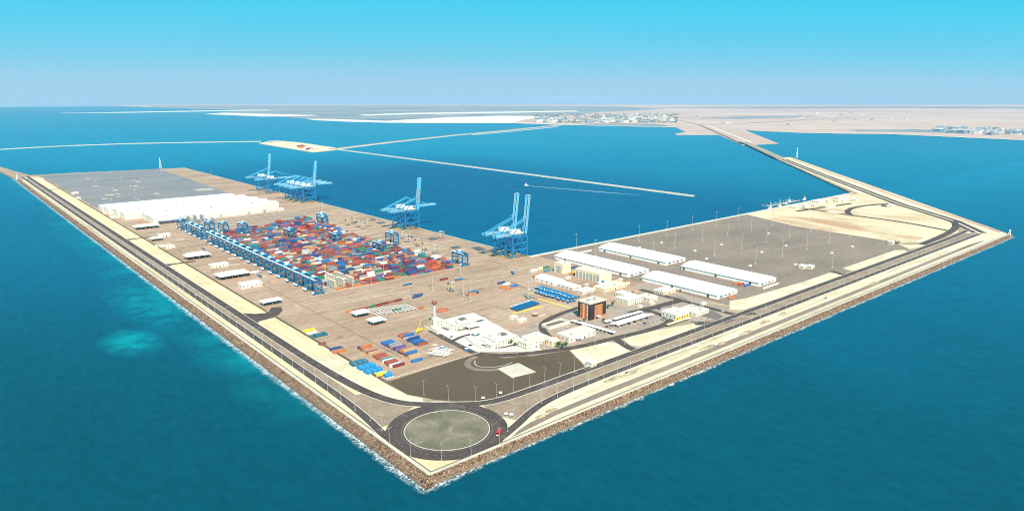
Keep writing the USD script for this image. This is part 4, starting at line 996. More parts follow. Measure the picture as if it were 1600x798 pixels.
# ---- quay cranes: origin under the waterside rail, +x over the water
def quay_crane(pr, up):
    for sy in (-1, 1):
        for x, nm in ((0, "leg"), (-30, "leg")):
            MB().box(x - 1.0, x + 1.0, sy * 9 - 0.85, sy * 9 + 0.85, 3.0, 34.0).build(nm, "crane_blue", pr)
            MB().box(x - 1.0, x + 1.0, sy * 9 - 4.2, sy * 9 + 4.2, 0.9, 1.9).build("bogie", "yellow_steel", pr)
            m = MB()
            for k in range(6):
                m.hcyl((x - 0.35, sy * 9 - 3.6 + k * 1.44, 0.5), (x + 0.35, sy * 9 - 3.6 + k * 1.44, 0.5), 0.5, 8)
            m.build("wheel_set", "dark_steel", pr)
        MB().box(-30, 0, sy * 9 - 0.6, sy * 9 + 0.6, 13.0, 14.8).build("portal_beam", "crane_blue", pr)
        MB().box(-30, 0, sy * 9 - 0.6, sy * 9 + 0.6, 33.6, 35.4).build("upper_beam", "crane_blue", pr)
        MB().box(-30, 0, sy * 9 - 0.45, sy * 9 + 0.45, 23.4, 24.6).build("tie_beam", "crane_blue", pr)
        MB().bar((-28.5, sy * 9, 3.5), (-1.5, sy * 9, 13.2), 0.6).bar((-1.5, sy * 9, 3.6), (-28.5, sy * 9, 13.3), 0.6).build("brace", "crane_blue", pr)
        MB().bar((-29.4, sy * 9, 15), (-15, sy * 9, 33.4), 0.9).build("brace", "crane_blue", pr)
        MB().bar((-0.6, sy * 9, 15), (-15, sy * 9, 33.4), 0.9).build("brace", "crane_blue", pr)
        MB().box(-59, 3, sy * 3.6 - 0.55, sy * 3.6 + 0.55, 36.0, 38.2).build("girder", "crane_light", pr)
        MB().bar((-2, sy * 6.5, 35.4), (-3, sy * 2.6, 58), 1.1).bar((-30, sy * 6.5, 35.4), (-3.5, sy * 2.6, 58), 0.8).build("apex_frame", "crane_blue", pr)
        MB().bar((-3.2, sy * 2.8, 57.6), (-57.5, sy * 3.6, 38.4), 0.9).build("backstay", "crane_light", pr)
        MB().bar((-59, sy * 4.6, 39.6), (3, sy * 4.6, 39.6), 0.16).bar((-59, sy * 4.9, 38.5), (3, sy * 4.9, 38.5), 0.9, 0.12).build("walkway", "white_steel", pr)
    for x in (0, -30):
        MB().bar((x, -8.6, 14.6), (x, 8.6, 33.4), 0.7).build("brace", "crane_blue", pr)
        MB().bar((x, 8.6, 14.6), (x, -8.6, 33.4), 0.7).build("brace", "crane_blue", pr)
        MB().box(x - 0.8, x + 0.8, -8.2, 8.2, 2.0, 3.4).build("sill_beam", "crane_blue", pr)
        MB().box(x - 0.7, x + 0.7, -8.2, 8.2, 33.4, 35.6).build("cross_beam", "crane_blue", pr)
        MB().box(x - 0.6, x + 0.6, -8.2, 8.2, 13.1, 14.7).build("cross_beam", "crane_blue", pr)
    m = MB()
    for k in range(12):
        m.bar((-57 + k * 4.9, -3.6, 37.2), (-52.1 + k * 4.9, 3.6, 37.2), 0.4)
    m.build("girder_lacing", "crane_light", pr)
    MB().box(-57, -50, -3.0, 3.0, 38.4, 40.6).build("counterweight", "crane_light", pr)
    MB().box(-3.8, -2.6, -3.2, 3.2, 57.2, 58.8).build("apex_head", "crane_light", pr)
    MB().box(-26, -10, -4.4, 4.4, 39.0, 44.5).build("machinery_house", "white_steel", pr)
    MB().box(-26.3, -9.7, -4.7, 4.7, 44.5, 45.0).build("house_roof", "white_roof", pr)
    MB().box(-9.0, -6.0, -1.5, 1.5, 33.0, 35.8).build("operator_cab", "white_steel", pr)
    MB().box(-9, -3, -2.6, 2.6, 38.5, 39.6).build("trolley", "yellow_steel", pr)
    MB().box(-28.8, -27.0, 9.8, 12.2, 3.0, 8.0).build("stair_tower", "crane_light", pr)
    hinge = np.array([3.5, 0, 37.5])
    ang = math.radians(83 if up else 0)
    dx, dz = math.cos(ang), math.sin(ang)
    L = 60.0
    for sy in (-1, 1):
        a = hinge + [0, sy * 3.4, 0]
        b = a + np.array([L * dx, 0, L * dz])
        MB().bar(a, b, 1.1, 2.0).build("boom_girder", "crane_light", pr)
        MB().bar(a + np.array([-2.2 * dz, 0, 2.2 * dx]), b + np.array([-2.2 * dz, 0, 2.2 * dx]), 0.35).build("boom_chord", "white_steel", pr)
        if up:
            MB().bar((-3.2, sy * 2.8, 57.8), a + np.array([30 * dx, 0, 30 * dz]), 0.4).build("forestay", "crane_light", pr)
        else:
            MB().bar((-3.2, sy * 2.8, 57.8), a + np.array([46.0, 0, 1.2]), 0.5).bar((-3.2, sy * 2.8, 57.8), a + np.array([24.0, 0, 1.2]), 0.5).build("forestay", "crane_light", pr)
    for k in range(1, 9):
        p = hinge + np.array([dx, 0, dz]) * (L * k / 8)
        MB().bar(p + [0, -3.4, 0], p + [0, 3.4, 0], 0.8).build("boom_tie", "crane_light" if k < 8 else "white_steel", pr)


qup, qdn = proto("raised_quay_crane"), proto("lowered_quay_crane")
quay_crane(qup, True); quay_crane(qdn, False)
for y, up, lab in ((455.5, 1, "blue quay crane with raised boom at the inner basin corner"), (482.5, 1, "blue quay crane with raised boom, second from the basin corner"),
                   (768, 1, "blue quay crane with raised boom standing midway along the quay"), (796, 0, "blue quay crane with lowered boom midway along the quay"),
                   (1222, 1, "blue quay crane with raised boom, first of the far group"), (1252, 0, "blue quay crane with lowered boom, second of the far group"),
                   (1282, 0, "blue quay crane with lowered boom, third of the far group"), (1312, 0, "blue quay crane with lowered boom, fourth of the far group"),
                   (1440, 0, "blue quay crane with lowered boom opposite the white warehouse"), (1504, 1, "blue quay crane with raised boom, the last along the quay")):
    copy(qup if up else qdn, "quay_crane", lab, "quay crane", (487, y, 0), 0, "ship to shore cranes on the quay")
for x in (486.6, 456.6):
    p = MB().box(x - 0.15, x + 0.15, 450, 2285, 0, 0.14).build("crane_rail", "dark_steel"); tag(p, f"steel crane rail along the quay, {'water' if x > 470 else 'yard'} side", "rail", kind="structure")
hc = proto("hatch_cover")
MB().box(-7, 7, -6, 6, 0.25, 1.1).build("panel", "dark_steel", hc)
for k in range(-2, 3):
    MB().box(k * 2.8 - 0.12, k * 2.8 + 0.12, -6.1, 6.1, 0, 0.25).build("rib", "grey_steel", hc)
for i, (x, y) in enumerate(((462, 535), (465, 549), (466, 905), (463, 862), (452, 660), (440, 575))):
    copy(hc, "hatch_cover", "dark steel hatch cover lying on the quay " + ("beside the corner cranes, front one", "beside the corner cranes, rear one", "beyond the middle cranes, rear one", "beyond the middle cranes, front one", "alone between corner and middle cranes", "alone inland of the corner cranes")[i], "hatch cover", (x, y, 0), 0, "hatch covers on the quay")

# ---- straddle carriers
sc = proto("straddle_carrier")
for sy in (-1, 1):
    MB().box(-4.6, 4.6, sy * 2.2 - 0.3, sy * 2.2 + 0.3, 1.4, 2.1).build("side_frame", "grey_steel", sc)
    MB().box(-4.6, 4.6, sy * 2.2 - 0.25, sy * 2.2 + 0.25, 11.6, 12.4).build("top_beam", "grey_steel", sc)
    for x in (-4.2, 4.2):
        MB().box(x - 0.35, x + 0.35, sy * 2.2 - 0.3, sy * 2.2 + 0.3, 2.1, 11.6).build("leg", "grey_steel", sc)
    for x in (-3.8, -1.3, 1.3, 3.8):
        MB().hcyl((x, sy * 2.2 - 0.28, 0.75), (x, sy * 2.2 + 0.28, 0.75), 0.75, 10).build("wheel", "rubber", sc)
MB().box(-4.4, -2.0, -1.9, 1.9, 12.4, 13.4).build("engine_deck", "pale_roof", sc)
MB().box(2.6, 4.6, 1.2, 2.9, 9.4, 11.6).build("cab", "glass_dark", sc)
MB().box(-4.4, 4.4, -1.9, 1.9, 7.0, 7.5).build("spreader", "yellow_steel", sc)
scp = [(543, 352), (553, 349), (560, 355), (569, 357), (576, 353), (631, 372), (637, 378), (652, 384), (664, 391), (681, 395), (690, 372), (512, 345), (705, 455), (829, 466)]
for i, (px, py) in enumerate(scp):
    x, y = G(px, py)
    copy(sc, "straddle_carrier", f"grey straddle carrier on the apron, {ordinal(i + 1)} along the quayside lane counted from the warehouse" if i < 12 else ("grey straddle carrier alone on the open apron" if i == 12 else "grey straddle carrier beside the blue tractor rows"),
         "straddle carrier", (x, y, 0), rng.choice([0, 90]) + rng.normal(0, 4), "straddle carriers on the apron")

# ---- terminal tractors with blue trailers
tr = proto("blue_tractor")
MB().box(-6.6, 4.4, -1.25, 1.25, 1.1, 1.3).build("trailer_bed", "hull_blue", tr)
MB().box(-6.6, 4.4, -1.25, -1.05, 1.5, 2.2).build("bed_side", "blue_tarp", tr); MB().box(-6.6, 4.4, 1.05, 1.25, 1.5, 2.2).build("bed_side", "blue_tarp", tr)
MB().box(4.7, 7.4, -1.2, 1.2, 0.8, 1.4).build("chassis", "dark_steel", tr)
MB().box(5.2, 6.9, -1.0, 0.9, 1.4, 3.2).build("cab", "blue_tarp", tr)
MB().box(6.9, 6.95, -0.85, 0.75, 2.1, 3.0).build("windscreen", "glass_dark", tr)
MB().box(5.1, 7.0, -1.1, 1.0, 3.2, 3.3).build("cab_roof", "white_steel", tr)
for x in (-5.6, -4.4, 5.2, 6.8):
    for sy in (-1, 1):
        MB().hcyl((x, sy * 1.1 - 0.2, 0.55), (x, sy * 1.1 + 0.2, 0.55), 0.55, 8).build("wheel", "rubber", tr)
k = 0
for x, ya, yb, nm in ((376, 232, 297, "back"), (362, 224, 289, "front")):
    n = 19
    for i in range(n):
        if rng.random() < 0.14:
            continue
        copy(tr, "terminal_tractor", f"blue terminal tractor with trailer, {ordinal(i + 1)} in the {nm} row counted from the office tower", "tractor", (x + rng.normal(0, 0.8), ya + (yb - ya) * i / (n - 1), 0), 180 + rng.normal(0, 2.5), "blue terminal tractors parked in two rows")
for i in range(12):
    x, y = G(806 + i * 2.9, 485.0 - i * 0.95)
    copy(tr, "terminal_tractor", f"blue terminal tractor, {ordinal(i + 1)} in the single row beside the yellow painted line", "tractor", (x, y + 2, 0), 90 + rng.normal(0, 1.5), "blue terminal tractors in the single row")
for i, (x, y, r, lab) in enumerate(((420, 520, 90, "blue terminal tractor driving along the quay lane before the corner cranes"), (430, 700, 90, "blue terminal tractor driving along the quay lane midway"), (415, 1010, 270, "blue terminal tractor on the quay lane beside the far blocks"),
                                    (115, 600, 90, "blue terminal tractor in the lane before the landside cranes"), (112, 840, 270, "blue terminal tractor far up the lane before the landside cranes"), (250, 425, 5, "blue terminal tractor crossing the open apron, western one"), (320, 400, 170, "blue terminal tractor crossing the open apron, eastern one"), (400, 380, 60, "blue terminal tractor turning on the apron near the tall cream workshop"))):
    copy(tr, "terminal_tractor", lab, "tractor", (x, y, 0), r, "blue terminal tractors at work")
# chassis trailers
ch = proto("chassis_trailer")
for sy in (-1, 1):
    MB().box(-6.2, 6.2, sy * 0.55 - 0.12, sy * 0.55 + 0.12, 1.0, 1.35).build("rail", "white_steel", ch)
for x in (-6.1, -2, 2, 6.1):
    MB().box(x - 0.2, x + 0.2, -1.22, 1.22, 1.05, 1.4).build("cross_member", "white_steel", ch)
for x in (-5.2, -4.0):
    for sy in (-1, 1):
        MB().hcyl((x, sy * 1.0 - 0.2, 0.5), (x, sy * 1.0 + 0.2, 0.5), 0.5, 8).build("wheel", "rubber", ch)
MB().box(3.4, 3.7, -0.9, 0.9, 0, 1.0).build("landing_leg", "dark_steel", ch)
a, b = G(583, 492), G(650, 482)
for i in range(22):
    p = a + (b - a) * (i % 11 + 0.5) / 11
    copy(ch, "chassis_trailer", f"white chassis trailer, {'front' if i < 11 else 'rear'} line on the apron past the canopies, {ordinal(i % 11 + 1)} from the west", "trailer", (p[0], p[1] + (0 if i < 11 else 15), 0), 90 + rng.normal(0, 3), "empty chassis trailers on the apron")
a, b = G(672, 551), G(702, 556)
for i in range(12):
    q = i % 6
    p = a + (b - a) * (q + 0.5) / 6
    copy(ch, "chassis_trailer", f"white chassis trailer, {'front' if i < 6 else 'rear'} line below the villa wall, {ordinal(q + 1)} from the west", "trailer", (p[0] + (0 if i < 6 else 7), p[1] + (0 if i < 6 else 7), 0), 10 + rng.normal(0, 5), "empty chassis trailers below the villa wall")


# ------------------------------------------------------------------ buildings
def house(name, label, cat, x0, x1, y0, y1, h, wall_mat="white_wall", roof_mat="white_roof", win=(0, 0), floors=1, doors=1, units=0, parapet=0.7, z0=0.0, win_mat="window_tint", group=None):
    """A flat roofed building: walls with a parapet, roof slab, windows on the two faces towards the south-west, doors, roof units."""
    w, d = x1 - x0, y1 - y0
    t = thing(name, label, cat, (x0, y0, z0), group=group)
    MB().slab(sbox(0, 0, w, d).difference(sbox(0.35, 0.35, w - 0.35, d - 0.35)), 0, h).build("wall", wall_mat, t)
    MB().box(0.35, w - 0.35, 0.35, d - 0.35, h - parapet - 0.3, h - parapet).build("roof", roof_mat, t)
    fl = (h - parapet) / floors
    for f in range(floors):
        zc = fl * (f + 0.55)
        for i in range(win[0]):
            c = w * (i + 0.5) / win[0]
            if f == 0 and doors and i == win[0] // 2:
                MB().box(c - 0.9, c + 0.9, -0.06, 0.05, 0, 2.3).build("door", "dark_steel", t)
                continue
            ww = min(0.75, w / win[0] * 0.24)
            MB().box(c - ww, c + ww, -0.05, 0.05, zc - fl * 0.24, zc + fl * 0.22).build("window", win_mat, t)
        for i in range(win[1]):
            c = d * (i + 0.5) / win[1]
            ww = min(0.75, d / win[1] * 0.24)
            MB().box(-0.05, 0.05, c - ww, c + ww, zc - fl * 0.24, zc + fl * 0.22).build("window", win_mat, t)
    for i in range(units):
        r = rng.random(2)
        ux, uy = 1.2 + r[0] * (w - 4), 1.2 + r[1] * (d - 4)
        MB().box(ux, ux + 1.6 + rng.random() * 1.2, uy, uy + 1.4 + rng.random(), h - parapet, h - parapet + 1.2 + rng.random() * 0.5).build("roof_unit", "grey_steel" if i % 2 else "white_steel", t)
    return t


# orange office tower with dark glass corners
T0 = (326.5, 159.0)
tw = thing("office_tower", "orange brick office tower with dark glass corners", "office building", (*T0, 0))
TW, TD, TH = 27.0, 18.5, 20.5
MB().slab(sbox(0.3, 0.3, TW - 0.3, TD - 0.3), 0, TH - 0.9).build("core", "orange_brick", tw)
MB().slab(sbox(-0.4, -0.4, TW + 0.4, TD + 0.4).difference(sbox(0.8, 0.8, TW - 0.8, TD - 0.8)), TH - 1.6, TH).build("cornice", "pale_roof", tw)
MB().box(0.8, TW - 0.8, 0.8, TD - 0.8, TH - 0.9, TH - 0.7).build("roof", "pale_roof", tw)
m = MB().slab(Polygon([(-0.12, -0.12), (8.0, -0.12), (8.0, 0.5), (0.5, 0.5), (0.5, 2.4), (-0.12, 2.4)]), 0.0, TH - 1.62)
m.build("glass_corner", "dark_cladding", tw)
MB().slab(Polygon([(TW - 5.5, -0.12), (TW + 0.12, -0.12), (TW + 0.12, 6), (TW - 0.5, 6), (TW - 0.5, 0.5), (TW - 5.5, 0.5)]), 3.0, TH - 1.62).build("glass_corner", "dark_cladding", tw)
MB().slab(Polygon([(-0.12, TD - 3.2), (0.5, TD - 3.2), (0.5, TD - 0.5), (4, TD - 0.5), (4, TD + 0.12), (-0.12, TD + 0.12)]), 1.0, TH - 1.62).build("glass_corner", "dark_cladding", tw)
MB().box(8.0, TW - 5.5, -0.14, 0.4, TH - 4.0, TH - 1.62).build("glass_band", "dark_cladding", tw)
for f in range(6):
    z = 1.2 + f * 2.9
    for i in range(6):
        c = 9.3 + i * 2.05
        if z + 1.7 < TH - 4.0:
            w = MB().box(c - 0.5, c + 0.5, 0.2, 0.27, z, z + 1.6).build("window", "glass_dark", tw)
            MB().box(c - 0.65, c + 0.65, 0.05, 0.27, z - 0.2, z - 0.02).build("sill", "pale_roof", w)
    for i in range(4):
        c = 3.6 + i * 3.1
        if c < TD - 4:
            w = MB().box(0.2, 0.27, c - 0.75, c + 0.75, z, z + 1.6).build("window", "glass_dark" if i % 2 else "white_steel", tw)
            MB().box(0.05, 0.27, c - 0.85, c + 0.85, z - 0.2, z - 0.02).build("sill", "pale_roof", w)
for x, y, a, b, c in ((6, 8, 5, 4, 2.2), (15, 6, 3, 3, 1.6), (19, 11, 3, 2.4, 1.4), (11, 12, 2, 2, 1.2)):
    MB().box(x, x + a, y, y + b, TH - 0.7, TH - 0.7 + c).build("roof_unit", "grey_steel", tw)
MB().box(10, 15, -4.2, -0.3, 3.2, 3.6).build("entrance_canopy", "white_steel", tw)
for x in (10.3, 14.7):
    MB().box(x - 0.15, x + 0.15, -4.0, -3.7, 0, 3.2).build("canopy_post", "white_steel", tw)

# tall cream workshops
t = house("cream_workshop", "tall narrow cream workshop with a grey door near the quay corner", "workshop", 453, 470, 331, 349, 14.5, "cream_wall", "pale_roof", parapet=0.5, units=2)
MB().box(-0.08, 0.05, 4, 13, 0, 10.5).build("door", "grey_steel", t)
t = house("cream_workshop", "long tall cream workshop with a row of grey roller doors", "workshop", 455, 479, 261, 308, 13, "cream_wall", "pale_roof", parapet=0.5, units=3)
for i in range(7):
    MB().box(-0.08, 0.05, 2.0 + i * 6.4, 6.6 + i * 6.4, 0, 9.5).build("door", "grey_steel", t)
    MB().box(-0.5, 0.0, 1.0 + i * 6.4, 1.6 + i * 6.4, 0, 11.0).build("buttress", "cream_wall", t)
house("low_office", "long low cream building beside the shed corner behind the orange tower", "office building", 425, 470, 226, 245, 5.5, "cream_wall", "pale_roof", (9, 4), 1, 1, 4)
t = house("low_office", "low white building with a small blue roof box before the workshop doors", "office building", 446, 466, 249, 258, 4.5, "white_wall", "white_roof", (4, 2), 1, 1, 1)
MB().box(4, 9, 3, 6, 3.8, 5.6).build("roof_box", "teal_tarp", t)
# curved white maintenance halls by the tractor rows
def vault(name, label, x0, x1, y0, y1, h, rise, mat="white_roof", wall_mat="white_wall"):
    w = x1 - x0
    t = thing(name, label, "hall", (x0, y0, 0))
    prof = [(0, 0), (w, 0), (w, h)] + [(w / 2 + w / 2 * math.cos(a), h + rise * math.sin(a)) for a in np.linspace(0.15, math.pi - 0.15, 9)] + [(0, h)]
    MB().prism_y(prof, 0, y1 - y0).build("shell", mat, t)
    MB().box(w * 0.3, w * 0.7, -0.08, 0.05, 0, h * 0.85).build("door", "grey_steel", t)
    for i in range(4):
        c = (y1 - y0) * (i + 0.5) / 4
        MB().box(-0.06, 0.05, c - 1.2, c + 1.2, h * 0.35, h * 0.7).build("window", "glass_dark", t)
    return t


vault("vaulted_hall", "white curved roof hall beside the blue tractor rows, the larger one", 398, 418, 292, 330, 5, 2.5)
vault("vaulted_hall", "smaller white curved roof hall beside the blue tractor rows", 400, 416, 258, 288, 4.2, 2.0, "white_wall")
house("low_office", "small flat white building at the end of the blue tractor rows", "office building", 398, 420, 238, 252, 4, "white_wall", "white_roof", (5, 3), 1, 1, 3)

# white low buildings of the office quarter
house("white_villa", "long white office with parapet roof between the tower and the sheds", "office building", 404, 432, 168, 188, 7, "white_wall", "white_roof", (7, 5), 2, 1, 5)
house("white_villa", "white flat roofed annex east of the long white office", "office building", 436, 452, 160, 178, 5.5, "white_wall", "pale_roof", (4, 4), 1, 1, 3)
house("white_villa", "small white block behind the long white office", "office building", 424, 438, 190, 206, 6, "white_wall", "white_roof", (4, 4), 1, 1, 3)
house("canteen", "white building with regular openings beside the shed road", "canteen", 474, 500, 168, 184, 4.5, "cream_wall", "white_roof", (9, 5), 1, 1, 6)
t = house("customs_hall", "white hall with a bright yellow painted front base", "hall", 402, 426, 95, 116, 7.0, "white_wall", "white_roof", (0, 4), 1, 0, 2)
MB().box(0.0, 24, -0.1, 0.1, 0, 2.6).build("painted_base", "yellow_steel", t)
for i in range(5):
    MB().box(1.2 + i * 4.8, 2.6 + i * 4.8, -0.18, 0.05, 0, 3.4).build("door", "dark_steel", t)
house("customs_hall", "pale low hall adjoining the yellow fronted building", "hall", 430, 456, 88, 112, 5.0, "white_wall", "pale_roof", (5, 5), 1, 0, 8)
t = house("shed_building", "large pale roofed building between tower and gravel lot", "office building", 256, 296, 122, 140, 6.5, "white_wall", "pale_roof", (6, 3), 1, 1, 3)
MB().box(9, 16, -4, 0, 3.4, 3.8).build("porch_roof", "white_roof", t)
for x in (9.3, 15.5):
    MB().box(x - 0.2, x + 0.2, -3.8, -3.4, 0, 3.4).build("porch_post", "concrete_pier", t)
# walled compound
t = thing("walled_compound", "white walled compound with low pump house before the office tower", "compound", (270, 166, 0))
MB().slab(sbox(0, 0, 32, 13).difference(sbox(0.5, 0.5, 31.5, 12.5)), 0, 3.6).build("wall", "white_wall", t)
MB().box(3, 26, 3.2, 9, 0, 3.2).build("pump_house", "earth_dark", t)
for i in range(8):
    MB().box(2 + i * 3.7, 2.5 + i * 3.7, -0.25, 0.0, 0, 3.9).build("pilaster", "white_wall", t)
# villa complex
def villa(label, x0, x1, y0, y1, h, name="villa_office"):
    t = house(name, label, "office building", x0, x1, y0, y1, h, "white_wall", "cream_roof", (8, 6), 2, 1, 4)
    w, d = x1 - x0, y1 - y0
    for i in range(5):                                 # small rounded bays along the west front
        c = d * (i + 0.5) / 5
        MB().cyl(-1.0, c, 0, h * 0.62, 1.5, 1.5, 10).cyl(-1.0, c, h * 0.62, h * 0.75, 1.5, 0.4, 10).build("bay", "white_wall", t)
    MB().box(w * 0.55, w * 0.8, d * 0.4, d * 0.7, h - 0.7, h + 0.5).build("skylight", "earth_dark", t)
    return t


villa("white villa office with bays beside the white mast", 189, 219, 232, 254, 6)
villa("white villa office with bays at the gravel lot side", 192, 220, 162, 186, 6.2)
house("gate_lodge", "small white lodge in front of the southern villa office", "lodge", 181, 190, 158, 167, 6, "white_wall", "white_roof", (2, 2), 2, 1, 2)
house("gate_lodge", "white lodge standing against the white mast", "lodge", 182, 190, 255, 266, 7, "white_wall", "white_roof", (2, 3), 2, 0, 1)
house("villa_office", "tall white block with dark recess beside the pinkish roof", "office building", 208, 225, 134, 148, 8, "white_wall", "pale_roof", (2, 4), 2, 1, 2)
house("villa_office", "low pink beige roofed block behind the tall white block", "office building", 224, 246, 140, 160, 5, "white_wall", "pale_roof", (5, 3), 1, 0, 3)
house("gate_lodge", "small cream lodge beside a tree before the large pale roofed building", "lodge", 236, 246, 126, 136, 6, "cream_wall", "white_roof", (2, 2), 1, 1, 1)
for i, (px, py, w, d, lab) in enumerate(((733, 517, 16, 10, "flat white canopy in the middle of the villa paving"), (745, 505, 12, 9, "flat white canopy at the rear corner of the villa paving"), (742, 527, 9, 8, "small flat white canopy between the two villa offices"))):
    x, y = G(px, py)
    t = thing("white_canopy", lab, "canopy", (x, y, 0))
    MB().box(0, w, 0, d, 3.4, 3.8).build("roof", "white_roof", t)
    for a in (0.4, w - 0.4):
        for b in (0.4, d - 0.4):
            MB().box(a - 0.15, a + 0.15, b - 0.15, b + 0.15, 0, 3.4).build("post", "white_steel", t)
p = MB().slab(line_poly([(170, 262), (168, 234), (187, 229), (188, 214)], 0.5), 0, 2.4).slab(line_poly([(184, 206), (178, 186), (176, 165), (182, 154)], 0.5), 0, 2.4).build("villa_wall", "white_wall")
tag(p, "white garden wall round the western side of the villa offices", "wall")
# round white mast tower with dark cap
x, y = 181.5, 258.5
t = thing("mast_tower", "white round mast tower with a dark red platform on top", "tower", (x, y, 0))
MB().cyl(0, 0, 0, 9, 2.4, 2.2, 12).build("base", "white_wall", t)
MB().cyl(0, 0, 9, 26, 1.1, 0.9, 12).build("shaft", "white_wall", t)
MB().cyl(0, 0, 26, 27.2, 3.2, 3.6, 14).cyl(0, 0, 27.2, 29, 2.6, 2.2, 12).build("platform", "box_rust", t)
MB().cyl(0, 0, 29, 33, 0.15, 0.08, 6).build("antenna", "white_steel", t)
# low parking shades
def shade(label, p0, p1, w, mat="white_roof", h=2.9):
    p0, p1 = np.asarray(p0, float), np.asarray(p1, float)
    L = np.linalg.norm(p1 - p0); ang = math.degrees(math.atan2(*(p1 - p0)[::-1]))
    t = thing("parking_shade", label, "shade", (*p0, 0), ang)
    MB().prism_x([(-w / 2, h - 0.15), (w / 2, h + 0.15), (w / 2, h + 0.3), (0, h + 0.45), (-w / 2, h)], 0, L).build("roof", mat, t)
    for k in range(int(L / 6) + 1):
        MB().box(0.2 + k * 6, 0.4 + k * 6, -0.1, 0.1, 0, h).build("post", "grey_steel", t)
    return t


shade("long white parking shade running along the lane before the tower", (306, 167), (311.5, 108), 5)
shade("white parking shade closest to the tower, the short piece", G(945, 506), G(954, 503.5), 5)
shade("white parking shade, rear one of the three beside the tower", G(959, 502), G(1002, 489.5), 5)
shade("white parking shade, middle one of the three beside the tower", G(955, 510), G(1008, 494), 5)
shade("white parking shade, front one of the three beside the tower", G(963, 511), G(1019, 493.7), 5)
shade("thin tan roofed shade beside the rounded white sand plot", G(1042, 511), G(1077, 499.5), 4, "sand")
# small white gate hut on the sand plot
x, y = G(924, 571)
t = thing("white_hut", "small white pyramid roofed hut on the white sand plot", "hut", (x, y, 0))
MB().box(-3.5, 3.5, -3.5, 3.5, 0, 4.5).build("wall", "white_wall", t)
MB().add([(-4, -4, 4.5), (4, -4, 4.5), (4, 4, 4.5), (-4, 4, 4.5), (0, 0, 6.6)], [(0, 1, 4), (1, 2, 4), (2, 3, 4), (3, 0, 4), (0, 2, 1), (0, 3, 2)]).build("roof", "white_roof", t)
MB().box(-0.6, 0.6, -3.56, -3.4, 0, 2.2).build("door", "dark_steel", t)

# the four white storage sheds
def long_shed(label, x0, x1, y0, y1, eave, ridge):
    w, d = x1 - x0, y1 - y0
    t = thing("storage_shed", label, "shed", (x0, y0, 0))
    MB().prism_y([(0.3, 0), (w - 0.3, 0), (w - 0.3, eave), (w * 0.78, eave + (ridge - eave) * 0.72 - 0.1), (w / 2, ridge - 0.1), (w * 0.22, eave + (ridge - eave) * 0.72 - 0.1), (0.3, eave)], 0.3, d - 0.3).build("wall", "shed_white", t)
    MB().prism_y([(-0.6, eave - 0.05), (w * 0.22, eave + (ridge - eave) * 0.72 - 0.05), (w / 2, ridge - 0.05), (w * 0.78, eave + (ridge - eave) * 0.72 - 0.05), (w + 0.6, eave - 0.05), (w + 0.6, eave + 0.2), (w * 0.78, eave + (ridge - eave) * 0.72 + 0.2), (w / 2, ridge + 0.2), (w * 0.22, eave + (ridge - eave) * 0.72 + 0.2), (-0.6, eave + 0.2)], -0.5, d + 0.5).build("roof", "white_roof", t)
    n = int(d / 9)
    for i in range(n):
        c = d * (i + 0.5) / n
        MB().box(w / 2 - 1.1, w / 2 + 1.1, c - 1.6, c + 1.6, ridge + 0.05, ridge + 0.9).build("ridge_vent", "pale_roof" if i % 3 == 1 else "white_steel", t)
        MB().box(0.18, 0.32, c - 2.2, c + 2.2, eave - 1.6, eave - 1.0).build("clerestory", "white_steel", t)
        MB().bar((-0.62, c + d / n / 2, eave + 0.23), (w * 0.22, c + d / n / 2, eave + (ridge - eave) * 0.72 + 0.23), 0.35, 0.12).bar((w * 0.22, c + d / n / 2, eave + (ridge - eave) * 0.72 + 0.23), (w / 2, c + d / n / 2, ridge + 0.23), 0.35, 0.12).build("roof_rib", "shed_white", t)
        if i % 3 == 1:
            MB().box(0.15, 0.35, c - 1.6, c + 1.6, 0, 3.8).build("door", "dark_steel" if i % 2 else "white_steel", t)
    for k in range(4):
        MB().box(w * (0.14 + 0.2 * k), w * (0.14 + 0.2 * k) + 5, 0.12, 0.32, 0, 3.8).build("door", "white_steel" if k % 2 else "grey_steel", t)
        MB().box(w * (0.14 + 0.2 * k) - 0.5, w * (0.14 + 0.2 * k) + 5.5, -2.2, 0.3, 4.3, 4.6).build("dock_canopy", "white_steel", t)
    return t


long_shed("long white storage shed before the basin corner, front column", 509, 556, 257, 406, 5.2, 9.6)
long_shed("long white storage shed beside the basin, rear column", 606, 656, 265, 402, 5.2, 9.6)
long_shed("long white storage shed facing the south road, front column", 510, 556, 112, 233, 5.2, 9.6)
long_shed("long white storage shed beside the grey yard, rear column", 605, 650, 110, 236, 5.2, 9.6)
for i, (x, y) in enumerate(((600, 408), (604, 100))):
    p = MB().box(x - 6 if i else x - 40, x + 34 if i else x - 4, y, y + 0.4, 0, 2.6).build("screen_wall", "white_wall"); tag(p, ("white screen wall at the basin end of the rear shed", "white screen wall at the south end of the rear shed")[i], "wall")

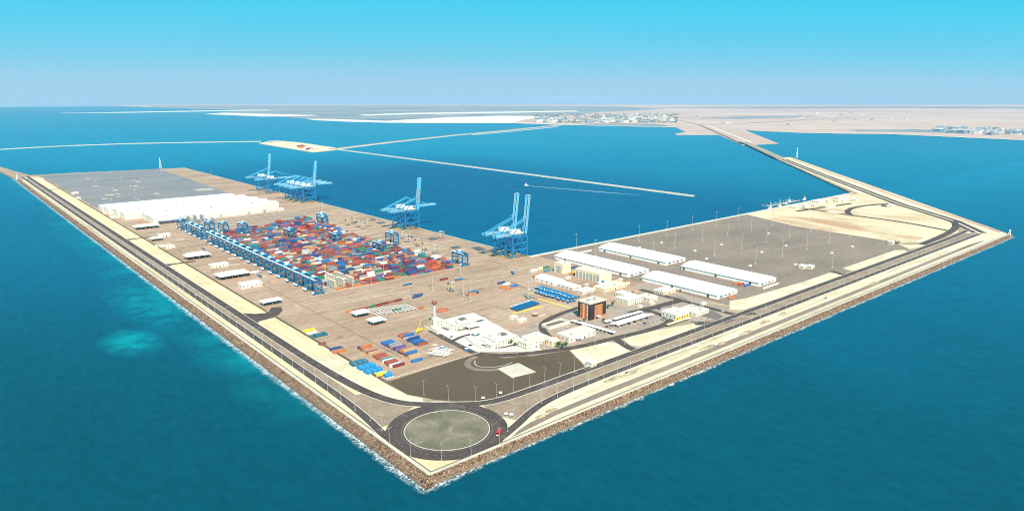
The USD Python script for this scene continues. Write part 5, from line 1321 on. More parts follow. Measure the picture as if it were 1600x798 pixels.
# the great white warehouse: gabled bays side by side
t = thing("great_warehouse", "huge white warehouse of parallel gabled bays beside the grey yard", "warehouse", (0, 0, 0))
ye = np.linspace(1143, 1421, 7)
xr = [(110, 332), (110, 386), (78, 382), (75, 376), (66, 366), (64, 352)]
for i in range(6):
    a, b = ye[i], ye[i + 1]
    c = (a + b) / 2
    x0, x1 = xr[i]
    e, r = 11.5, 14.0
    MB().prism_x([(a + 0.1, 0), (b - 0.1, 0), (b - 0.1, e), (c, r - 0.1), (a + 0.1, e)], x0, x1).build("wall", "white_wall", t)
    MB().prism_x([(a + 0.02, e), (c, r), (b - 0.02, e), (b - 0.02, e + 0.3), (c, r + 0.3), (a + 0.02, e + 0.3)], x0 - 0.6, x1 + 0.6).build("roof", "white_roof", t)
    for k, x in enumerate(np.arange(x0 + 24 + (i * 17) % 30, x1 - 12, 61 + 30 * (i % 2)) if i in (1, 3) else []):
        MB().cyl(x, c - 6, r - 2.0, r + 1.0, 1.3, 1.3, 8).cyl(x, c - 6, r + 1.0, r + 1.6, 1.9, 0.9, 8).build("roof_vent", "dark_steel", t)
    MB().box(x0 - 0.12, x0 + 0.05, a + 18, a + 24, 0, 6).build("door", "white_steel", t)
for k in range(14):
    x = 118 + k * 15
    MB().box(x, x + 6, 1142.95, 1143.15, 0, 6.5).build("door", "white_steel" if k % 4 else "grey_steel", t)
MB().box(118, 172, 1134, 1142.9, 5.0, 5.5).build("loading_canopy", "hull_blue", t)
for k in range(6):
    MB().box(119 + k * 10, 119.4 + k * 10, 1134.3, 1134.7, 0, 5.0).build("canopy_post", "grey_steel", t)

# drive-through canopies and gate houses along the west side
def canopy(label, x0, y0, w, d, h=5.5, rise=1.4, mat="white_roof"):
    t = thing("gate_canopy", label, "canopy", (x0, y0, 0))
    MB().prism_y([(-0.5, h), (w + 0.5, h), (w + 0.5, h + 0.5), (w * 0.5, h + rise), (-0.5, h + 0.5)], 0, d).build("roof", mat, t)
    for x in np.linspace(0.4, w - 0.4, max(2, int(w / 7))):
        for y in (0.6, d - 0.6):
            MB().box(x - 0.15, x + 0.15, y - 0.15, y + 0.15, 0, h).build("post", "grey_steel", t)
    for x in np.linspace(0.4, w - 0.4, max(2, int(w / 7)))[:-1]:
        MB().box(x + 1.9, x + 3.1, d * 0.6, d * 0.75, 0, 2.4).build("booth", "grey_steel", t)
    return t


canopy("white drive through canopy before the great warehouse", 67, 1096, 42, 26)
canopy("white drive through canopy beside the second gate road", 66, 768, 36, 24)
canopy("white drive through canopy beside the yard wall, the broadest one", 64, 610, 42, 26)
canopy("white canopy with open dark bays beside the side gate", 63, 452, 24, 14, 5.0, 0.5)
canopy("small white canopy with two dark bays beside the west wall", 62, 962, 20, 16, 5.0, 0.5)
canopy("white square canopy on the apron, western one of the pair", 126.5, 337, 18, 14, 5.0, 1.2)
canopy("white square canopy on the apron, eastern one of the pair", 127.5, 300, 17, 15, 5.0, 1.2)
for i, (px, py, w, d, h, lab) in enumerate(((258, 370, 20, 12, 5, "white gate house two canopies before the warehouse"), (256, 385.5, 22, 10, 4, "low dark roofed booth on the western apron"), (267, 388.5, 14, 9, 4.5, "small white booth beside the dark roofed one"),
                                            (308, 400.5, 26, 14, 5, "white gate house beside the middle canopy"), (344, 417.5, 26, 13, 5, "white gate house behind the broadest canopy"), (394, 449, 28, 15, 6, "white gate house with roof units beside the stacking cranes"),
                                            (180, 341, 18, 10, 4, "white hut beside the warehouse's western end"), (166, 334, 12, 9, 4, "little white hut by the west wall before the warehouse"), (430, 330, 40, 10, 5, "low white office beside the quay end of the warehouse"),
                                            (118, 303, 16, 9, 4, "white gate hut at the far grey yard"), (123, 311, 10, 8, 4, "small white hut beside the far yard gate"), (64, 281, 16, 8, 4, "white hut at the far corner of the west road"))):
    x, y = G(px, py)
    house("gate_house", lab, "hut", x - w / 2, x + w / 2, y, y + d, h, "white_wall", "white_roof" if i != 1 else "earth_dark", (max(2, int(w / 5)), 2), 1, 1, 2 if h > 4 else 0)
t = thing("flatbed_box", "white box with red ends parked beside the stacking cranes", "trailer", (*G(391, 429), 0))
MB().box(0, 13, 0, 2.6, 1.1, 3.9).build("body", "white_steel", t); MB().box(-2.6, -0.3, 0.1, 2.5, 0.7, 3.4).build("cab", "red_paint", t)
for x in (-1.6, 2, 9.5, 11):
    for y_ in (0.0, 2.2):
        MB().hcyl((x, y_, 0.55), (x, y_ + 0.4, 0.55), 0.55, 8).build("wheel", "rubber", t)

# harbour offices at the north-east
for i, (px, py, w, d, h, mt, lab) in enumerate(((1248, 326, 26, 14, 6, "white_wall", "white harbour office closest to the jetty"), (1262, 325, 24, 14, 7, "white_wall", "white harbour office second from the jetty"), (1276, 323, 22, 14, 6, "cream_wall", "cream harbour office third from the jetty"),
                                                (1284, 319, 34, 18, 9, "white_wall", "large white harbour hall with pale roof"), (1298, 317, 26, 14, 7, "cream_wall", "cream harbour block behind the large hall"), (1312, 317, 14, 12, 15, "white_wall", "tall white control block among the harbour offices"),
                                                (1322, 315, 30, 10, 5, "white_wall", "long white barrack, front row of the harbour offices"), (1322, 311.5, 30, 10, 5, "white_wall", "long white barrack, middle row of the harbour offices"), (1324, 308.5, 28, 9, 5, "cream_wall", "cream barrack, rear row of the harbour offices"),
                                                (1340, 315, 20, 12, 7, "white_wall", "white house beside the causeway road bend"), (1300, 324, 36, 8, 4, "white_wall", "long low white store along the harbour lane"), (1396, 324, 18, 12, 6, "white_wall", "white house beside dark sheds by the causeway"),
                                                (1386, 323, 14, 10, 5, "earth_dark", "dark shed beside the causeway house"), (1258, 419.5, 12, 8, 5, "white_wall", "white guard post at the grey yard gate, western one"), (1270, 419.8, 10, 8, 5, "white_wall", "white guard post at the grey yard gate, eastern one"),
                                                (1396, 382, 10, 8, 6, "white_wall", "white guard post at the sand ground corner"), (1404, 381, 10, 8, 4, "earth_dark", "low brown guard hut at the sand ground corner"))):
    x, y = G(px, py)
    house("harbour_office", lab, "office building", x - w / 2, x + w / 2, y, y + d, h, mt, "white_roof" if mt != "earth_dark" else "earth_dark", (max(2, int(w / 4)), 3), 2 if h > 6 else 1, 1, 2)

# ------------------------------------------------------------------ lamps and masts
lp = proto("street_lamp")
MB().cyl(0, 0, 0, 13, 0.12, 0.07, 8).build("pole", "galvanised", lp)
MB().cyl(0, 0, 0, 0.7, 0.45, 0.4, 8).build("plinth", "concrete_pier", lp)
for s in (-1, 1):
    MB().bar((0, 0, 12.7), (s * 1.8, 0, 13.2), 0.12).build("arm", "galvanised", lp)
    MB().box(s * 1.8 - 0.35, s * 1.8 + 0.35, -0.15, 0.15, 13.1, 13.3).build("lamp_head", "grey_steel", lp)
ND = 0
for i, y in enumerate(np.arange(99, 860, 24.6)):
    copy(lp, "street_lamp", f"white street lamp on the west road's seaward edge, {ordinal(i + 1)} from the roundabout", "street lamp", (11.0, y, 0), 0, "lamps along the west road")
xs = np.arange(116.5, 1075, 19.15)
for i, x in enumerate(xs):
    copy(lp, "street_lamp", f"white street lamp on the south road's seaward edge, {ordinal(i + 1)} from the roundabout", "street lamp", (x, 35.0 if x > 140 else 35.0 - (140 - x) * 0.16, 0), 90, "lamps along the south road")
for i, (x, y) in enumerate(((70.5, 112.5), (80, 90), (96.5, 74), (114, 67.2), (132, 66.2), (150.8, 66.2), (169.3, 66.2), (188, 66), (207, 66), (226, 66))):
    copy(lp, "street_lamp", f"white street lamp on the gravel lot side of the road, {ordinal(i + 1)} counted from the west", "street lamp", (x, y, 0), 90, "lamps along the gravel lot")
for i, (x, y) in enumerate(((100, 28), (82, 15), (64.9, 3.6), (38.3, 3.4), (19.0, 12.5), (5.2, 31.0), (2.9, 56), (10, 79))):
    copy(lp, "street_lamp", f"white street lamp on the roundabout's outer rim, {ordinal(i + 1)} clockwise from the red truck", "street lamp", (x, y, 0), math.degrees(math.atan2(48 - y, 49 - x)), "lamps round the roundabout")
for i, (px, py) in enumerate(((1100, 513), (1087, 520), (1128, 488), (1144, 482), (1155, 510), (1196, 478), (960, 520), (905, 530), (930, 545), (976, 538), (995, 500), (1050, 482), (1020, 470), (986, 508), (850, 545), (807, 553), (780, 553), (720, 540), (693, 527), (882, 485), (960, 470), (1080, 472))):
    copy(lp, "street_lamp", f"white street lamp in the office quarter, number {['one','two','three','four','five','six','seven','eight','nine','ten','eleven','twelve','thirteen','fourteen','fifteen','sixteen','seventeen','eighteen','nineteen','twenty','twenty-one','twenty-two'][i]} " + ["by the asphalt forecourt", "by the sand plot", "by the shed road bend", "by the shed road junction", "by the dark planted plot", "at the sand bank's tip", "at the parking shade's end", "by the pale roofed building", "by the southern sand plot", "by the link road", "between the parking shades", "by the yellow fronted hall", "by the canteen", "before the parking shades", "by the tall white block", "at the gravel lot edge", "by the curved track", "below the villa wall", "near the white mast", "behind the walled compound", "behind the tower", "at the street bend"][i],
         "street lamp", (*G(px, py), 0), rng.choice([0, 90]), "lamps in the office quarter")

hm = proto("high_mast")
MB().cyl(0, 0, 0, 27, 0.26, 0.15, 8).build("pole", "galvanised", hm)
MB().box(-1.5, 1.5, -1.5, 1.5, 0, 0.9).build("plinth", "concrete_pier", hm)
MB().cyl(0, 0, 26.4, 26.8, 1.3, 1.3, 12).build("head_ring", "grey_steel", hm)
for a in range(6):
    c, s = math.cos(a * math.pi / 3), math.sin(a * math.pi / 3)
    MB().box(c * 1.4 - 0.3, c * 1.4 + 0.3, s * 1.4 - 0.3, s * 1.4 + 0.3, 26.2, 26.6).build("floodlight", "grey_steel", hm)
k = 0
for r_, y in enumerate((410, 333, 256, 183)):
    for c_, x in enumerate(np.arange(720, 1110, 79.5)):
        if x < 1056 + (y - 112) * 0.15 and not (y < 200 and x > 1040):
            copy(hm, "light_mast", f"white grey-yard light mast, {ordinal(r_ + 1)} row from the basin, {ordinal(c_ + 1)} from the sheds", "light mast", (x, y, 0), 0, "light masts in the grey yard")
for i, (px, py) in enumerate(((676, 455), (720, 428), (735, 470), (662, 400), (580, 445), (600, 430), (640, 355 + 25), (724, 462), (826, 470), (831, 468), (1020, 405), (930, 400), (900, 390), (1300, 418), (1395, 375), (430, 340), (505, 335), (252, 268), (330, 280), (190, 285))):
    copy(hm, "light_mast", "tall white light mast " + ["on the open apron before the canopies", "on the apron before the lone stacking crane", "on the apron above the villa wall", "beside the eastern end of the container blocks", "beside the front container block", "at the front container block's middle", "on the quay lane amid straddle carriers", "on the apron by the small container group",
                                                       "beside the single tractor row, western one", "beside the single tractor row, eastern one", "between the rear white sheds", "beside the front shed", "at the basin corner quay", "at the grey yard gate", "at the guard posts by the sand ground", "at the quay end of the warehouse", "beside the far seaside cranes", "on the far grey yard's rear edge", "on the bare ground behind the far yard", "in the middle of the far grey yard"][i], "light mast", (*G(px, py), 0), 0, "light masts round the terminal")
blk = proto("concrete_block")
MB().box(-2.2, 2.2, -1.6, 1.6, 0, 1.6).build("body", "white_paint", blk)
MB().box(-1.6, 1.6, -1.1, 1.1, 1.6, 2.2).build("top_step", "white_paint", blk)
for i, (x, y) in enumerate(((675, 372), (735, 372), (800, 295), (725, 296), (876, 218), (800, 219), (880, 141), (955, 141), (955, 295), (700, 180), (760, 140), (690, 250))):
    copy(blk, "concrete_block", f"white stepped concrete block in the grey yard, {['beside the rear shed', 'in the first lane', 'amid four masts', 'behind the middle shed end', 'in the middle lanes', 'west of the middle', 'toward the sand bank', 'toward the yard gate', 'east of the middle', 'beside the shed gable', 'by the sand bank', 'by the shed middle'][i]}", "concrete block", (x, y, 0), 0, "concrete blocks in the grey yard")
# white lattice tower on the causeway and two at the far end of the island
def lattice(label, x, y, h, w=4.0):
    t = thing("signal_tower", label, "tower", (x, y, 0))
    for sx in (-1, 1):
        for sy in (-1, 1):
            MB().bar((sx * w / 2, sy * w / 2, 0), (sx * 0.4, sy * 0.4, h), 0.5).build("leg", "white_steel", t)
    n = int(h / 5)
    for k in range(n):
        z0, z1 = h * k / n, h * (k + 1) / n
        a, b = w / 2 + (0.4 - w / 2) * k / n, w / 2 + (0.4 - w / 2) * (k + 1) / n
        m = MB()
        for p, q in (((-1, -1), (1, -1)), ((1, -1), (1, 1)), ((1, 1), (-1, 1)), ((-1, 1), (-1, -1))):
            m.bar((p[0] * a, p[1] * a, z0), (q[0] * b, q[1] * b, z1), 0.28)
        m.build("lattice_bay", "white_steel", t)
    MB().box(-1.2, 1.2, -1.2, 1.2, h, h + 1.2).build("head", "white_steel", t)


lattice("white lattice signal tower at the causeway's bridge end", *G(1245, 247), 42, 6)
lattice("white lattice tower at the far rear edge of the grey yard", *G(251, 263), 36, 6)
lattice("short white lattice beacon where the west road leaves the island", *G(27, 281), 16, 5)
lattice("short white beacon at the island's eastern tip", *G(1577, 368), 10, 4)

# ------------------------------------------------------------------ vehicles, boats, plants
def truck(name, label, x, y, rot, cab, body, L=7.5, cat="truck"):
    t = thing(name, label, cat, (x, y, 0), rot)
    MB().box(-L / 2, L / 2, -1.15, 1.15, 0.75, 1.15).build("chassis", "dark_steel", t)
    MB().prism_x([(-1.2, 1.0), (1.2, 1.0), (1.2, 3.0), (1.0, 3.3), (-1.0, 3.3), (-1.2, 3.0)], L / 2 - 2.2, L / 2).build("cab", cab, t)
    MB().box(L / 2 - 0.02, L / 2 + 0.05, -1.0, 1.0, 2.0, 3.0).build("windscreen", "glass_dark", t)
    MB().prism_y([(-L / 2, 1.2), (L / 2 - 2.5, 1.2), (L / 2 - 2.3, 2.9), (-L / 2 - 0.3, 2.9)], -1.25, 1.25).build("tipper_body", body, t)
    MB().box(L / 2, L / 2 + 0.25, -1.2, 1.2, 0.5, 1.0).build("bumper", "white_steel", t)
    for x_ in (-L / 2 + 1.0, -L / 2 + 2.3, L / 2 - 1.1):
        for s in (-1, 1):
            MB().hcyl((x_, s * 1.1 - 0.2, 0.5), (x_, s * 1.1 + 0.2, 0.5), 0.5, 10).build("wheel", "rubber", t)
    return t


x, y = G(779, 678)
truck("red_truck", "red truck entering the roundabout from the south road", x, y, 215, "red_paint", "red_paint", 6.4)


def car_proto(col):
    pr = proto(col + "_car")
    MB().prism_y([(-2.1, 0.35), (2.1, 0.35), (2.15, 0.75), (1.2, 0.95), (-2.05, 1.0), (-2.15, 0.7)], -0.88, 0.88).build("body", "box_" + col, pr)
    MB().prism_y([(-1.9, 0.98), (1.2, 0.95), (0.5, 1.5), (-1.3, 1.52)], -0.78, 0.78).build("cabin", "glass_dark", pr)
    MB().box(-1.3, 0.45, -0.74, 0.74, 1.5, 1.56).build("roof", "box_" + col, pr)
    for x_ in (-1.35, 1.35):
        for s in (-1, 1):
            MB().hcyl((x_, s * 0.8 - 0.1, 0.33), (x_, s * 0.8 + 0.1, 0.33), 0.33, 8).build("wheel", "rubber", pr)
    return pr


CP = {c: car_proto(c) for c in ("white", "grey", "navy", "maroon")}
spots = [(34.5, 720, 90, "white", "white car on the yard side west carriageway, beside the broadest canopy"), (16.5, 560, 270, "white", "white car on the seaward west carriageway, before the second gate"),
         (34, 1180, 90, "white", "white car far up the west road"), (620, 26, 180, "grey", "grey car on the seaward south carriageway"), (700, 45, 0, "white", "white car on the port side south carriageway"),
         (1620, 375, 45, "white", "white car on the causeway"), (330, 45, 0, "white", "white car on the port side south carriageway, opposite the sand plot"), (240, 30, 0, "maroon", "maroon car parked in the south road median")]
for x, y, r, c, lab in spots:
    copy(CP[c], "car", lab, "car", (x, y, 0.03), r, "cars on the roads")
p0, p1 = G(963, 511), G(1019, 493.7)
cols = ["white", "grey", "white", "navy", "white", "maroon", "white", "grey", "white", "navy", "white", "white"]
for i in range(12):
    p = p0 + (p1 - p0) * (i + 0.5) / 12
    copy(CP[cols[i]], "car", f"{cols[i]} car under the front parking shade, {ordinal(i + 1)} from the west", "car", (p[0], p[1] - 1.5, 0.1), 90, "cars under the parking shades")
for i in range(10):
    copy(CP[cols[(i * 5) % 12]], "car", f"{cols[(i * 5) % 12]} car under the long lane shade, {ordinal(i + 1)} from the tower side", "car", (306.5 + i * 0.5, 162 - i * 5.6, 0.1), 0, "cars under the lane shade")
for i in range(9):
    c = cols[(i * 7 + 2) % 12]
    x, y = G(1000 + i * 7, 507 - i * 1.4)
    copy(CP[c], "car", f"{c} car parked in the open lot before the shades, {ordinal(i + 1)} from the west", "car", (x, y, 0.1), 90 + rng.normal(0, 3), "cars in the open lot")
# small clutter of the workshops and offices: cabins and parked vans
def cabin(label, px, py, w, d, h, mt):
    t = thing("site_cabin", label, "cabin", (*G(px, py), 0), rng.normal(0, 3))
    MB().box(0, w, 0, d, 0.15, h).build("wall", mt, t)
    MB().box(-0.15, w + 0.15, -0.15, d + 0.15, h, h + 0.18).build("roof", "cream_roof", t)
    MB().box(w * 0.6, w * 0.6 + 0.9, -0.05, 0.05, 0.2, 2.2).build("door", "dark_steel", t)
    MB().box(w * 0.2, w * 0.2 + 1.2, -0.05, 0.05, 1.1, 2.0).build("window", "glass_dark", t)


for px, py, w, d, h, mt, lab in ((955, 446, 9, 5, 3, "white_wall", "white cabin between the roller door workshop and the cream office"), (968, 440, 7, 4, 3, "cream_wall", "cream cabin beside the shed road behind the workshop"), (978, 446, 8, 4, 3, "white_wall", "white cabin behind the long cream office"),
                                 (925, 455, 10, 4, 3, "white_wall", "white cabin at the foot of the roller doors"), (915, 448, 6, 4, 3, "pale_roof", "tan cabin at the foot of the roller doors"), (885, 437, 8, 4, 3, "white_wall", "white cabin beside the larger curved hall"), (860, 437, 7, 4, 3, "cream_wall", "cream cabin at the curved hall's quay end"),
                                 (830, 426, 12, 4, 4, "white_wall", "white cabin on the quay corner apron, western one"), (842, 423, 9, 4, 4, "cream_wall", "cream cabin on the quay corner apron, eastern one"), (800, 500, 9, 5, 3.5, "white_wall", "white cabin on the sandy plot beyond the villas, western one"), (813, 505, 11, 6, 3.5, "white_wall", "white cabin on the sandy plot beyond the villas, eastern one"),
                                 (835, 495, 6, 4, 3, "box_rust", "small rusty cabin before the tower's sandy plot"), (1018, 478, 7, 4, 3, "cream_wall", "cream cabin in the street north of the shades"), (1000, 482, 6, 4, 3, "white_wall", "white cabin behind the rear parking shade"), (935, 486, 5, 4, 3, "white_wall", "little white cabin behind the orange tower"),
                                 (1098, 478, 8, 4, 3, "white_wall", "white cabin between the low hall and the shed road"), (690, 546, 4, 3, 2.6, "blue_tarp", "small blue cabin at the villa wall's corner"), (728, 549, 5, 3, 2.6, "blue_tarp", "small blue cabin beside the curved track"), (847, 537, 6, 4, 3, "pale_roof", "tan cabin behind the cream lodge")):
    cabin(lab, px, py, w, d, h, mt)
vc = ["white", "grey", "white", "maroon", "white", "navy", "grey", "white"]
for i, (px, py) in enumerate(((870, 450), (920, 462), (948, 458), (988, 457), (1005, 472), (1030, 483), (1048, 480), (1092, 492), (1105, 500), (862, 494), (885, 512), (902, 518), (850, 526), (735, 540), (705, 527), (1130, 487), (1060, 498), (1082, 503), (790, 505), (948, 511))):
    copy(CP[vc[i % 8]], "car", f"{vc[i % 8]} car parked loosely in the office quarter, {ordinal(i + 1)} on a round from the workshops", "car", (*G(px, py), 0.16), float(rng.choice([0, 90, 180])) + rng.normal(0, 6), "cars parked in the office quarter")
# yellow mobile cranes
def mobile_crane(label, x, y, rot, L):
    t = thing("mobile_crane", label, "mobile crane", (x, y, 0), rot)
    MB().box(-5, 5, -1.4, 1.4, 0.9, 1.8).build("carrier", "yellow_steel", t)
    MB().box(2.8, 4.9, -1.3, 1.3, 1.8, 3.2).build("cab", "yellow_steel", t)
    MB().box(-3.5, 0.5, -1.4, 1.4, 1.9, 3.6).build("turntable", "yellow_steel", t)
    MB().bar((-2.5, 0, 3.2), (-2.5 + L * 0.62, 0, 3.2 + L * 0.78), 0.4).build("boom", "yellow_steel", t)
    MB().bar((-2.5 + L * 0.62, 0, 3.2 + L * 0.78), (-2.5 + L * 0.62, 0, 6), 0.12).build("hoist_rope", "dark_steel", t)
    for x_ in (-3.8, -2.2, 2.2, 3.8):
        for s in (-1, 1):
            MB().hcyl((x_, s * 1.3 - 0.25, 0.65), (x_, s * 1.3 + 0.25, 0.65), 0.65, 10).build("wheel", "rubber", t)


mobile_crane("yellow mobile crane beside the white mast, jib pointing inland", *G(655, 518), 20, 11)
for i, (px, py, w, d, lab) in enumerate(((474, 520, 14, 5, "yellow steel frames stacked beside the yard wall"), (488, 529, 18, 8, "grey blue tarpaulin covered cargo beside the yard wall"), (477, 524, 14, 4, "pale steel frames beside the yard wall"), (500, 540, 7, 5, "brown timber crates beside the yard wall"),
                                         (898, 427, 14, 6, "yellow spreader frames beside the long cream workshop"), (892, 430, 12, 5, "orange yellow frames behind the tall cream workshop"), (835, 434, 10, 5, "orange spreader near the tall cream workshop"), (655, 484, 8, 6, "orange lashing frames at the end of the trailers"))):
    x, y = G(px, py)
    t = thing("steel_bundle", lab, "cargo", (x, y, 0))
    mt = ("yellow_steel", "teal_tarp", "white_steel", "box_rust", "yellow_steel", "box_orange", "box_orange", "box_orange")[i]
    for k in range(4):
        MB().box(w * k / 4 + 0.2, w * (k + 1) / 4 - 0.2, 0, d, 0.2, 1.4 + (k % 2) * 0.7).build("bundle", mt, t)
    MB().box(0, w, 0.3, d - 0.3, 0, 0.2).build("dunnage", "trunk_brown", t)
# reddish stockpile
x, y = G(691, 485)
a = trimesh.creation.icosphere(subdivisions=3)
v = np.array(a.vertices); v = v[:, :] * [8, 6, 3.4]; v *= (0.8 + 0.4 * meshkit.fbm(v * 0.35 + 9, 3))[:, None]; v[:, 2] = np.maximum(v[:, 2], -0.2)
t = thing("soil_mound", "reddish brown soil mound beyond the white mast", "mound", (x, y, 0))
usdkit.mesh(stage, numbered(ppath(t), "soil"), (v, np.array(a.faces)), M["red_earth"], smooth=40)
# yellow painted lines on the apron
m = MB().sheet(line_poly(GP([(800, 490), (846, 478.5)]), 3.5), Z3)
tag(m.build("painted_line", "yellow_paint"), "yellow painted line beside the single tractor row", "marking", kind="structure")
m = MB().sheet(line_poly(GP([(840, 466), (905, 485)]), 3.0), Z3)
tag(m.build("painted_line", "yellow_paint"), "yellow painted line in front of the blue tractor rows", "marking", kind="structure")
m = MB().sheet(sbox(101.6, 200, 102.6, 560), Z3).sheet(sbox(101.9, 560, 102.4, 1100), Z3)
tag(m.build("drain_line", "earth_dark"), "long dark drain line across the western apron", "drain", kind="structure")
# boats
def boat(label, x, y, rot, L=22.0, mast=9.0, name="tug_boat"):
    t = thing(name, label, "boat", (x, y, SEA_Z), rot)
    B = L * 0.3
    v = []
    for z, k in ((-0.6, 0.82), (2.2, 1.0)):
        v += [(-L / 2, -B / 2 * k, z), (L * 0.25, -B / 2 * k, z), (L / 2 * k + (0.6 if z > 0 else 0), 0, z + (0.8 if z > 0 else 0)), (L * 0.25, B / 2 * k, z), (-L / 2, B / 2 * k, z)]
    f = [(i, (i + 1) % 5, 5 + (i + 1) % 5) for i in range(5)] + [(i, 5 + (i + 1) % 5, 5 + i) for i in range(5)] + [(5, 6, 7), (5, 7, 8), (5, 8, 9)]
    MB().add(v, f).build("hull", "hull_blue" if mast > 8 else "white_steel", t)
    MB().box(-L * 0.2, L * 0.15, -B * 0.3, B * 0.3, 2.2, 4.8).build("deck_house", "white_steel", t)
    MB().box(-L * 0.05, L * 0.12, -B * 0.24, B * 0.24, 4.8, 7.2).build("wheel_house", "white_steel", t)
    MB().box(L * 0.12, L * 0.125, -B * 0.2, B * 0.2, 5.6, 6.8).build("window", "glass_dark", t)
    MB().cyl(-L * 0.02, 0, 7.2, 7.2 + mast, 0.35, 0.15, 6).build("mast", "white_steel", t)
    MB().cyl(-L * 0.14, 0, 4.8, 8.0, 0.9, 0.8, 8).build("funnel", "red_paint", t)
    return t


boat("white and blue tug moored at the quay, western of two", 1243, 455, 5, 26, 14)
boat("white and blue tug moored at the quay, eastern of two", 1287, 455, 175, 26, 14)
boat("white launch moored at the jetty's outer pontoon", 1395, 490, 40, 18, 6, "launch")
boat("white launch moored at the jetty beside the offices", 1350, 474, 30, 16, 6, "launch")
boat("white launch moored at the jetty's eastern arm", 1450, 478, 10, 18, 6, "launch")
bx, by = G(822, 290.3, SEA_Z)
dirb = (G(1000, 305, SEA_Z) - G(822, 290.3, SEA_Z)); dirb /= np.linalg.norm(dirb)
boat("small white boat crossing the basin ahead of its wake", bx, by, math.degrees(math.atan2(-dirb[1], -dirb[0])), 13, 3, "launch")
nrm = np.array([-dirb[1], dirb[0]])
m = MB()
w0 = np.array([bx, by])
prev = None
for k in range(24):
    p = w0 + dirb * (8 + k * 15)
    hw = (2.6 + k * 0.10) * (1 if k < 14 else 1 - (k - 14) / 11)
    cur = (p - nrm * hw, p + nrm * hw)
    if prev:
        m.add([(*prev[0], SEA_Z + 0.05), (*cur[0], SEA_Z + 0.05), (*cur[1], SEA_Z + 0.05), (*prev[1], SEA_Z + 0.05)], [(0, 1, 2), (0, 2, 3)])
    prev = cur
M["wake_foam"] = usdkit.material(stage, "/World/Looks/wake_foam", {
    "g": ("geometry", {}), "n": ("noise_texture", {"scale": 0.5, "detail": 5.0, "roughness": 0.7}), "mr": ("map_range", {"clamp": True, "from_min": 0.38, "from_max": 0.62, "to_max": 0.75}),
    "d": ("diffuse_bsdf", {"color": (0.75, 0.80, 0.80)}), "t": ("transparent_bsdf", {}), "x": ("mix_closure", {})},
    [("g.position", "n.vector"), ("n.fac", "mr.value"), ("mr.result", "x.fac"), ("t.BSDF", "x.closure1"), ("d.BSDF", "x.closure2")], surface="x.closure")
tag(m.build("boat_wake", "wake_foam"), "long white foam wake trailing the small boat in the basin", "wake", kind="stuff")
# jetty pontoons
t = thing("jetty", "pale floating jetty with finger pontoons by the harbour offices", "jetty", (1340, 449, SEA_Z))
MB().box(0, 6, 0, 34, 0.2, 1.0).build("walkway", "concrete_light", t)
MB().box(-60, 90, 30, 34, 0.2, 1.0).build("walkway", "concrete_light", t)
for k in range(8):
    MB().box(-56 + k * 19, -54 + k * 19, 34, 48, 0.2, 0.9).build("finger", "concrete_light", t)
    MB().cyl(-55 + k * 19, 48.5, -2, 3.4, 0.4, 0.4, 8).build("pile", "white_steel", t)
# a few trees and shrubs
def crown(cx, cy, cz, r, n):
    m = MB()
    pts = rng.normal(size=(n, 3)); pts /= np.linalg.norm(pts, axis=1)[:, None]
    pts *= rng.uniform(0.35, 1.0, (n, 1)) ** 0.5 * r * np.array([1, 1, 0.75])
    for p in pts:
        a = rng.normal(size=(3, 3)); a /= np.linalg.norm(a, axis=1)[:, None]
        s = r * rng.uniform(0.18, 0.4)
        c = np.array([cx, cy, cz]) + p
        m.add([c + a[0] * s, c + a[1] * s, c + a[2] * s, c - a[0] * s * 0.6], [(0, 1, 2), (0, 2, 3), (0, 3, 1), (1, 3, 2)])
    return m


for i, (px, py, r, lab) in enumerate(((872, 543, 2.6, "green tree beside the cream lodge"), (879, 544, 2.2, "small green tree in front of the pale roofed building"), (884, 541, 2.0, "low green tree at the pale roofed building's porch"), (905, 506, 1.8, "small green tree at the orange tower's west foot"),
                                      (943, 503, 1.8, "small green tree at the orange tower's front"), (913, 502, 1.6, "little green tree before the tower's dark corner"), (805, 541, 1.8, "small tree between the villa and the tall block"), (799, 537, 1.8, "small tree beside the southern villa's east wall"),
                                      (957, 478, 2.2, "green tree behind the orange tower"), (950, 482, 2.0, "green tree at the orange tower's east wall"), (1063, 186 + 270, 1.5, "little tree beside the shed road"))):
    x, y = G(px, py)
    t = thing("small_tree", lab, "tree", (x, y, 0))
    MB().cyl(0, 0, 0, r * 1.1, 0.2, 0.12, 6).bar((0, 0, r * 0.9), (r * 0.4, 0.2, r * 1.6), 0.1).bar((0, 0, r * 0.9), (-r * 0.3, 0.3, r * 1.6), 0.1).build("trunk", "trunk_brown", t)
    crown(0, 0, r * 1.75, r, 120).build("crown", "leaf_green", t)
# sign boards
for i, (px, py, lab) in enumerate(((782, 617, "small white sign board at the gravel lot edge"), (755, 625, "little white sign post beside the roundabout exit"), (791, 650, "white chevron sign in the splitter island, western one"), (799, 651, "white chevron sign in the splitter island, eastern one"))):
    x, y = G(px, py)
    t = thing("road_sign", lab, "sign", (x, y, 0), -40)
    MB().box(-1.4, 1.4, -0.05, 0.05, 1.6, 3.4).build("board", "white_paint", t)
    for s in (-1, 1):
        MB().cyl(s * 1.0, 0.1, 0, 3.2, 0.08, 0.08, 6).build("post", "grey_steel", t)
